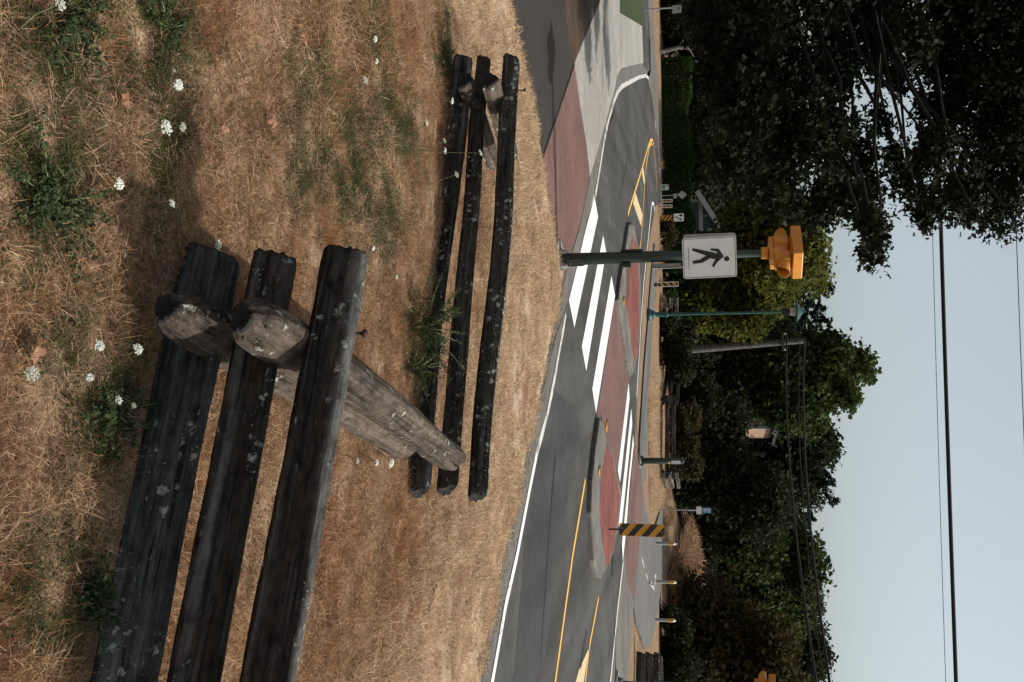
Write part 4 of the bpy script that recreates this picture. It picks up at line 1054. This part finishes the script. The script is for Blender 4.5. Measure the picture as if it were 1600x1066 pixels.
FL = [((278, 133), .10, .026, 0, 'round white wild carrot head, upper of the two above the tall fence shadow tip'), ((259, 200), .12, .030, 0, 'big white wild carrot head right at the tip of the near fence shadow'), ((285, 199), .12, .020, 1, 'narrow white wild carrot head beside the big one at the shadow tip'),
      ((186, 288), .08, .022, 0, 'small white wild carrot head at the edge of the wide fence shadow'), ((268, 318), .10, .018, 1, 'bluish white wild carrot head standing inside the near fence shadow'), ((271, 110), .08, .010, 1, 'tiny pale wild carrot bud above the fence shadow'),
      ((155, 541), .08, .022, 0, 'white wild carrot head left of the near rail end'), ((215, 546), .10, .023, 0, 'white wild carrot head close to the lowest near rail'), ((49, 584), .08, .025, 0, 'white wild carrot head nearest the camera at the bottom'),
      ((185, 626), .10, .017, 0, 'cream wild carrot head among green weeds beside the near rail'), ((140, 590), .07, .016, 0, 'greyish wild carrot head above the near green weeds'), ((208, 634), .11, .012, 0, 'greenish closed wild carrot head by the near rail'), ((611, 724), .10, .034, 0, 'largest white wild carrot head left of the far rail ends'),
      ((588, 723), .12, .024, 1, 'white wild carrot head seen edge on, middle of three by the far rail ends'), ((558, 720), .12, .022, 1, 'white wild carrot head seen edge on, first of three by the far rail ends'), ((586, 61), .10, .026, 1, 'white wild carrot head at the top left of the far fence'), ((588, 96), .10, .020, 1, 'white wild carrot head below the topmost one left of the far fence'),
      ((570, 125), .10, .030, 0, 'pale wild carrot head left of the far fence, third from the left edge'), ((666, 192), .14, .030, 0, 'white wild carrot head in the green patch before the far fence'), ((706, 158), .30, .026, 1, 'white wild carrot head against the lowest far rail, leftmost'), ((694, 220), .22, .022, 0, 'small white wild carrot head at the lower edge of the bottom far rail'),
      ((695, 236), .24, .026, 1, 'white wild carrot head just right of the small one on the bottom far rail'), ((750, 239), .50, .026, 1, 'tall white wild carrot head against the middle far rail'), ((713, 273), .26, .028, 0, 'round white wild carrot head in front of the bottom far rail'), ((583, 388), .10, .020, 1, 'white wild carrot head midway between the near and far fences'), ((619, 433), .10, .018, 0, 'white wild carrot head just left of the bushy weed'), ((93, 6), .14, .026, 1, 'white wild carrot head cut by the left edge of the view'), ((340, 383), .05, .026, 1, 'white wild carrot head lying against the near rail ends')]
for i, (px, h, rad, sd, lab) in enumerate(FL): carrot_flower(px, h, rad*.74, sd, lab, 500+i)

def dead_leaf(px, size, label, seed):
    r = random.Random(seed); P = PG(*px); mb = MB(); n = 22; V = [(0, 0, .01)]
    for k in range(n):
        a = 2*math.pi*k/n; rr = size*(.55+.45*abs(math.cos(2.5*a)))*(1 if k % 2 else .8); V.append((rr*math.cos(a), rr*math.sin(a), size*.35*(math.cos(a*2+seed))*.6+r.uniform(-.003, .003)))
    mb.add(V, [(0, k+1, (k+1) % n+1) for k in range(n)]); o = mb.build('fallen_leaf', M['leaf_dead'])
    o.location = (P[0], P[1], P[2]+.055); o.rotation_euler = (r.uniform(-.3, .3), r.uniform(-.3, .3), r.uniform(0, 6)); tag(o, label, 'leaf', 'fallen leaves in the grass')
for i, (px, s, lab) in enumerate([((408, 190), .035, 'orange fallen maple leaf in the grass left of the green patch'), ((330, 200), .030, 'reddish fallen leaf right of the wild carrot heads'), ((172, 157), .028, 'orange fallen leaf in the straw nearest the upper left'), ((458, 62), .032, 'pale orange fallen leaf near the left edge'), ((30, 545), .045, 'brown fallen leaf at the very bottom of the bank')]): dead_leaf(px, s, lab, i+1)

def weed(px, h, rad, n, leaf, label, seed, mat='weed'):
    leaf *= .45; n = int(n*3.0); h = h if h > .18 else h*.55
    P = PG(*px); r = np.random.default_rng(seed); t = empty('leafy_weed', P); tag(t, label, 'plant')
    mb = MB(); C = []
    for k in range(int(8+rad*40)):
        a = r.random()*6.283; L = rad*(.3+.9*r.random()); hh = h*(.35+.75*r.random()); tip = np.array([math.cos(a)*L, math.sin(a)*L, hh])
        mb.tube([(0, 0, -.02), (tip[0]*.35, tip[1]*.35, hh*.6), tuple(tip)], [.004, .003, .0015], 4)
        m = int(n/20); f = .25+.8*r.random(m)
        C.append(np.stack([tip[0]*f**1.3, tip[1]*f**1.3, hh*f**.8], -1)+r.normal(size=(m, 3))*leaf*.9)
    C = np.concatenate(C); C[:, 2] = np.maximum(C[:, 2], .005)
    link(bpy.data.objects.new('foliage', leaves_mesh('foliage', C, leaf*(.5+.9*r.random(len(C))), LEAF_M, M[mat], seed=seed)), t)
    mb.build('stem', M['stem'], t)
weed((640, 512), .34, .30, 900, .026, 'bushy green weed growing against the far fence behind the cross rails', 1)
weed((640, 575), .20, .22, 500, .024, 'low green weed under the far end of the cross rails', 2)
weed((165, 640), .13, .16, 700, .026, 'low green weed between straw and the lowest near rail', 3)
weed((135, 935), .13, .13, 600, .030, 'dark green weed pushing against the near rail at lower right', 4)
weed((75, 318), .10, .20, 800, .026, 'dark clover like weed patch at the lower left', 5)
weed((100, 20), .14, .20, 800, .026, 'green weed patch at the left edge nearest the camera', 6)
weed((255, 45), .10, .16, 700, .022, 'green weed patch near the left edge beyond the first one', 7)
weed((690, 95), .12, .22, 600, .020, 'green weeds at the foot of the left end of the far fence', 8)

# ------------------------------------------------------------------ dry grass (geometry-node scatter of small tufts)
def tuft(name, n, rad, lmin, lmax, width, lie, mat, seed, curl=.5, seg=3):
    r = random.Random(seed); V = []; Fc = []
    for k in range(n):
        a = r.random()*6.283; rr = rad*math.sqrt(r.random()); p = Vector((rr*math.cos(a), rr*math.sin(a), r.uniform(-.012, .02)*(.4+lie)))
        az = r.random()*6.283; el = r.uniform(0.02, .5) if r.random() < lie else r.uniform(.6, 1.45)
        d = Vector((math.cos(az)*math.cos(el), math.sin(az)*math.cos(el), math.sin(el)))
        L = r.uniform(lmin, lmax); w = width*r.uniform(.6, 1.3)
        sd = d.cross(Vector((r.uniform(-1, 1), r.uniform(-1, 1), r.uniform(.2, 1)))).normalized()
        bend = Vector((r.uniform(-1, 1), r.uniform(-1, 1), -r.uniform(.2, 1.2)))*curl
        n0 = len(V)
        for s in range(seg+1):
            f = s/seg; c = p+d*L*f+bend*L*f*f*.5; c.z = max(c.z, .001+.004*f)
            ww = w*(1-.75*f)
            V += [tuple(c-sd*ww/2), tuple(c+sd*ww/2)]
        for s in range(seg): Fc.append((n0+2*s, n0+2*s+1, n0+2*s+3, n0+2*s+2))
    me = mesh_from(name, V, Fc); me.materials.append(M[mat]); return bpy.data.objects.new(name, me)
def leaf_tuft(name, n, rad, hgt, leaf, mat, seed):
    r = np.random.default_rng(seed); a = r.random(n)*6.283; rr = rad*np.sqrt(r.random(n))
    C = np.stack([rr*np.cos(a), rr*np.sin(a), .005+hgt*r.random(n)], -1)
    return bpy.data.objects.new(name, leaves_mesh(name, C, leaf*(.5+.9*r.random(n)), LEAF_D, M[mat], seed=seed))
tufts = bpy.data.collections.new('grass tufts')
M['litter'] = flat('soil crumbs', (.16, .105, .062), .95, 0, .6, 90)
KIND = [('a straw', lambda i: tuft('straw_tuft', 95, .085, .025, .095, .0019, .90, 'straw', 900+i)),
        ('b', lambda i: tuft('straw_tuft', 80, .07, .025, .08, .0021, .75, 'straw', 920+i)),
        ('c', lambda i: tuft('straw_tuft', 60, .06, .03, .11, .0018, .55, 'red_straw', 940+i, .8)),
        ('d', lambda i: tuft('pale_tuft', 80, .10, .03, .085, .0044, .60, 'pale_straw', 960+i)),
        ('e', lambda i: tuft('green_tuft', 60, .06, .03, .08, .0022, .35, 'green_blade', 980+i)),
        ('f', lambda i: leaf_tuft('leaf_tuft', 80, .06, .03, .010, 'weed', 990+i)),
        ('h', lambda i: leaf_tuft('crumbs', 16, .12, .010, .016, 'litter', 997+i)),
        ('g', lambda i: tuft('tall_tuft', 40, .22, .3, .8, .035, .05, 'straw', 995+i, .5, 3))]
idx_of = {}
k = 0
for ki, (nm, fn) in enumerate(KIND):
    ids = []
    for i in range(3 if ki < 7 else 2):
        o = fn(i); o.name = '%s_%02d' % ('tuft', k); tufts.objects.link(o); ids.append(k); k += 1
    idx_of[ki] = ids
GREEN = [((80, 20), .30), ((245, 40), .30), ((255, 75), .22), ((65, 310), .28), ((110, 330), .2), ((165, 625), .22), ((180, 650), .2), ((480, 200), .30), ((470, 250), .25), ((600, 140), .42), ((560, 250), .4), ((620, 200), .4), ((690, 95), .3), ((600, 330), .25),
         ((640, 510), .30), ((500, 180), .3), ((535, 270), .3), ((565, 60), .25), ((595, 350), .25), ((110, 930), .18), ((250, 150), .2), ((235, 285), .15), ((90, 560), .15), ((60, 900), .2), ((700, 30), .2), ((650, 300), .2), ((240, 230), .12)]
gc = [(PG(*p)[:2], s) for p, s in GREEN]
def scatter_points():
    r = np.random.default_rng(11); out = []
    def sample(n, x0, x1, y0, y1):
        return r.uniform(x0, x1, n), r.uniform(y0, y1, n)
    def lum(x, y, f, s):  # smooth pseudo noise
        return (np.sin(x*f+s)+np.sin(y*f*1.13+s*2.1)+np.sin((x+y)*f*.77+s*.7)+np.sin((x-y)*f*1.31+s*1.9))/4
    # near thatch
    for dens, ya, yb, xa, xb in ((900, 1.5, 4.2, -2.4, 2.6), (640, 4.2, 6.6, -3.4, 4.2), (400, 6.6, 9.5, -5.0, 5.6), (260, 9.5, 15.2, -6.0, 4.5)):
        n = int(dens*(yb-ya)*(xb-xa)); x, y = sample(n, xa, xb, ya, yb); ins = in_verge(x, y)&(edge_dist(x, y) > .03)
        x, y = x[ins], y[ins]
        if ya >= 4.2:
            keep = np.abs(x+.12*y*0) < .42*y+1.4; x, y = x[keep], y[keep]
        z = terrain(x, y); n = len(x)
        g = np.zeros(n)
        for c, s in gc: g = np.maximum(g, np.exp(-((x-c[0])**2+(y-c[1])**2)/(s*s)))
        g = g*(.75+.5*lum(x, y, 9, 1))+.10*np.maximum(0, lum(x, y, 3.1, 4))
        d = edge_dist(x, y)
        pale = np.clip((3.7-d)/1.6+.55*lum(x, y, 2.1, 9), 0, 1)      # the mown strip beside the road
        red = np.clip(.30+.65*lum(x, y, 4.3, 2)+.4*lum(x, y, 1.3, 5), 0, 1)*(1-pale)
        u = r.random(n); kind = np.zeros(n, int)
        kind[u > .5] = 1; kind[r.random(n) < red*.8] = 2
        kind[r.random(n) < pale] = 3
        dk = (kind == 3)&(r.random(n) < .03); kind[dk] = np.where(r.random(dk.sum()) < .6, 2, 4)
        gm = r.random(n) < np.clip(g*1.15, 0, .85); kind[gm] = np.where(r.random(gm.sum()) < .58, 4, 5)
        thin = (kind == 3)&(r.random(n) < .35)
        hole = (lum(x, y, 11, 3)+.6*lum(x, y, 23, 8)+r.normal(size=n)*.15 < -.52)&(d > 1.2)
        sc = r.uniform(.65, 1.15, n)*np.where(kind == 5, .9, 1)*np.where(kind == 3, np.where(y > 9, 1.15, .9), 1)
        worn = (r.random(n) < np.clip(.75-.30*d+.5*lum(x, y, 2.7, 6), 0, .8))
        pd = (x-a1[0])*n1[0]+(y-a1[1])*n1[1]; al = (x-a1[0])*d1[0]+(y-a1[1])*d1[1]
        hole = hole | ((pd > -.11)&(pd < .20)&(al > .05))
        m = ~thin & ~hole & ~worn
        tall = 1+.35*lum(x, y, 1.7, 5)
        out.append((x[m], y[m], z[m], kind[m], (sc*tall)[m]))
    # rough grass on the mound and verges across the road
    for n, xa, xb, ya, yb, s0, s1 in ((3200, 9.6, 15.5, 44, 57, .6, 1.3), (260, 2.5, 9, 45, 50, .3, .6), (60, -9, 1.5, 45.5, 47, .3, .5)):
        x, y = sample(n, xa, xb, ya, yb)
        px = 10.2+.0*y; ok = np.ones(n, bool)
        if xa > 9: ok = (x > 9.9+(y-52)*-.16) & (((x-12.4)/3.4)**2+((y-51.5)/6)**2 < 1)
        x, y = x[ok], y[ok]
        out.append((x, y, terrain(x, y), np.full(len(x), 7), r.uniform(s0, s1, len(x))))
    n = 2600; x, y = sample(n, 1.5, 9.5, 36, 47)
    q = np.array([proj((a, b, 0))[:2] for a, b in zip(x, y)])
    ok = ((q[:, 0] > 1014)&(q[:, 1] > 545)&(q[:, 0] < 1040)&(q[:, 1] < 745)) | ((q[:, 0] > 1008)&(q[:, 0] < 1040)&(q[:, 1] >= 745)&(q[:, 1] < 790)&(q[:, 0] < 1036))
    x, y = x[ok], y[ok]; out.append((x, y, terrain(x, y), np.full(len(x), 3), r.uniform(2.0, 3.4, len(x))))
    for a, b, cnt in (((9, .5), (3.21, 9.14), 260), ((3.21, 9.14), (.69, 12.83), 260), ((.69, 12.83), (-.77, 14.86), 150), ((-1.25, 14.45), (-2.46, 13.3), 90), ((-2.46, 13.3), (-3.9, 11.16), 120)):
        a = np.array(a, float); b = np.array(b, float); u = (b-a)/np.linalg.norm(b-a); nn = np.array([u[1], -u[0]])
        t = r.random(cnt); o_ = r.normal(size=cnt)*.13-.02; p = a+(b-a)*t[:, None]+nn*o_[:, None]
        z = np.where(in_verge(p[:, 0], p[:, 1]), terrain(p[:, 0], p[:, 1]), .016)
        out.append((p[:, 0], p[:, 1], z, np.full(cnt, 6), r.uniform(.4, 1.1, cnt)))
    n = 900; x, y = sample(n, -5, 5, 2, 14); ok = in_verge(x, y); x, y = x[ok], y[ok]
    out.append((x, y, terrain(x, y)+.02, np.full(len(x), 6), r.uniform(.5, 1.0, len(x))))
    X = [np.concatenate([o[i] for o in out]) for i in range(5)]
    return X
def build_grass():
    x, y, z, kind, sc = scatter_points(); n = len(x); r = np.random.default_rng(5)
    me = bpy.data.meshes.new('dry_grass'); me.vertices.add(n)
    me.vertices.foreach_set('co', np.stack([x, y, z-.004], -1).reshape(-1).astype(np.float32))
    ch = r.integers(0, 1000, n)
    ix = np.array([idx_of[int(k_)][int(c) % len(idx_of[int(k_)])] for k_, c in zip(kind, ch)], dtype=np.int32)
    a = me.attributes.new('pick', 'INT', 'POINT'); a.data.foreach_set('value', ix)
    a = me.attributes.new('size', 'FLOAT', 'POINT'); a.data.foreach_set('value', sc.astype(np.float32))
    rot = np.stack([r.uniform(-.2, .2, n), r.uniform(-.2, .2, n), r.uniform(0, 6.283, n)], -1)
    a = me.attributes.new('turn', 'FLOAT_VECTOR', 'POINT'); a.data.foreach_set('vector', rot.reshape(-1).astype(np.float32))
    o = bpy.data.objects.new('dry_grass', me); link(o); tag(o, 'dry straw coloured grass with green weeds covering the bank', 'grass', kind='stuff')
    ng = bpy.data.node_groups.new('grass scatter', 'GeometryNodeTree')
    ng.interface.new_socket('Geometry', in_out='INPUT', socket_type='NodeSocketGeometry'); ng.interface.new_socket('Geometry', in_out='OUTPUT', socket_type='NodeSocketGeometry')
    gi = ng.nodes.new('NodeGroupInput'); go = ng.nodes.new('NodeGroupOutput'); ip = ng.nodes.new('GeometryNodeInstanceOnPoints')
    ci = ng.nodes.new('GeometryNodeCollectionInfo'); ci.inputs['Collection'].default_value = tufts; ci.inputs['Separate Children'].default_value = True; ci.inputs['Reset Children'].default_value = True
    def attr(nm, tp):
        q = ng.nodes.new('GeometryNodeInputNamedAttribute'); q.data_type = tp; q.inputs['Name'].default_value = nm
        return [s for s in q.outputs if s.enabled and s.name == 'Attribute'][0]
    L = ng.links.new
    L(gi.outputs[0], ip.inputs['Points']); L(ci.outputs[0], ip.inputs['Instance']); ip.inputs['Pick Instance'].default_value = True
    L(attr('pick', 'INT'), ip.inputs['Instance Index'])
    e = ng.nodes.new('FunctionNodeEulerToRotation'); L(attr('turn', 'FLOAT_VECTOR'), e.inputs[0]); L(e.outputs[0], ip.inputs['Rotation'])
    cx = ng.nodes.new('ShaderNodeCombineXYZ'); s_ = attr('size', 'FLOAT')
    for i in range(3): L(s_, cx.inputs[i])
    L(cx.outputs[0], ip.inputs['Scale']); L(ip.outputs[0], go.inputs[0])
    md = o.modifiers.new('scatter', 'NODES'); md.node_group = ng
    print('tufts', n)
build_grass()

# ------------------------------------------------------------------ light and camera
SUN_EL = R(48.0); SUN_AZ = R(4.5)      # from +X a little towards +Y
w = bpy.data.worlds.new('World'); scene.world = w; w.use_nodes = True
nt = w.node_tree; bg = nt.nodes['Background']
sky = nt.nodes.new('ShaderNodeTexSky'); sky.sky_type = 'NISHITA'; sky.sun_disc = False
sky.sun_elevation = SUN_EL; sky.sun_rotation = R(90)-SUN_AZ; sky.altitude = 20; sky.air_density = 1.0; sky.dust_density = 4.0; sky.ozone_density = 1.0
hs_ = nt.nodes.new('ShaderNodeHueSaturation'); hs_.inputs['Saturation'].default_value = .38; hs_.inputs['Value'].default_value = 1.10
nt.links.new(sky.outputs[0], hs_.inputs['Color']); tn = nt.nodes.new('ShaderNodeMix'); tn.data_type = 'RGBA'; tn.blend_type = 'MULTIPLY'; tn.inputs[0].default_value = 1; tn.inputs[7].default_value = (.93, 1, .99, 1)
nt.links.new(hs_.outputs[0], tn.inputs[6]); nt.links.new(tn.outputs[2], bg.inputs['Color']); bg.inputs['Strength'].default_value = .15
sd = bpy.data.lights.new('sun', 'SUN'); sd.energy = 4.7; sd.angle = R(.55); sd.color = (1, .95, .88)
so = bpy.data.objects.new('sun', sd); COL.objects.link(so)
sv = Vector((math.cos(SUN_EL)*math.cos(SUN_AZ), math.cos(SUN_EL)*math.sin(SUN_AZ), math.sin(SUN_EL)))
so.rotation_euler = sv.to_track_quat('Z', 'Y').to_euler(); so.location = tuple(sv*50)
cam = bpy.data.cameras.new('camera'); co = bpy.data.objects.new('camera', cam); COL.objects.link(co)
cam.sensor_width = 36; cam.sensor_fit = 'HORIZONTAL'; cam.lens = FOC/1600*36; cam.clip_start = .05; cam.clip_end = 2000
Xc, Yc, Zc = Vector(UPV), Vector(-RGT), Vector(-FWD)
mw = Matrix((Xc, Yc, Zc)).transposed().to_4x4(); mw.translation = Vector(CAM); co.matrix_world = mw
scene.camera = co
vs = scene.view_settings
vs.view_transform = 'Standard'; vs.look = 'None'; vs.exposure = 0.0; vs.gamma = 1.0
scene.cycles.max_bounces = 6
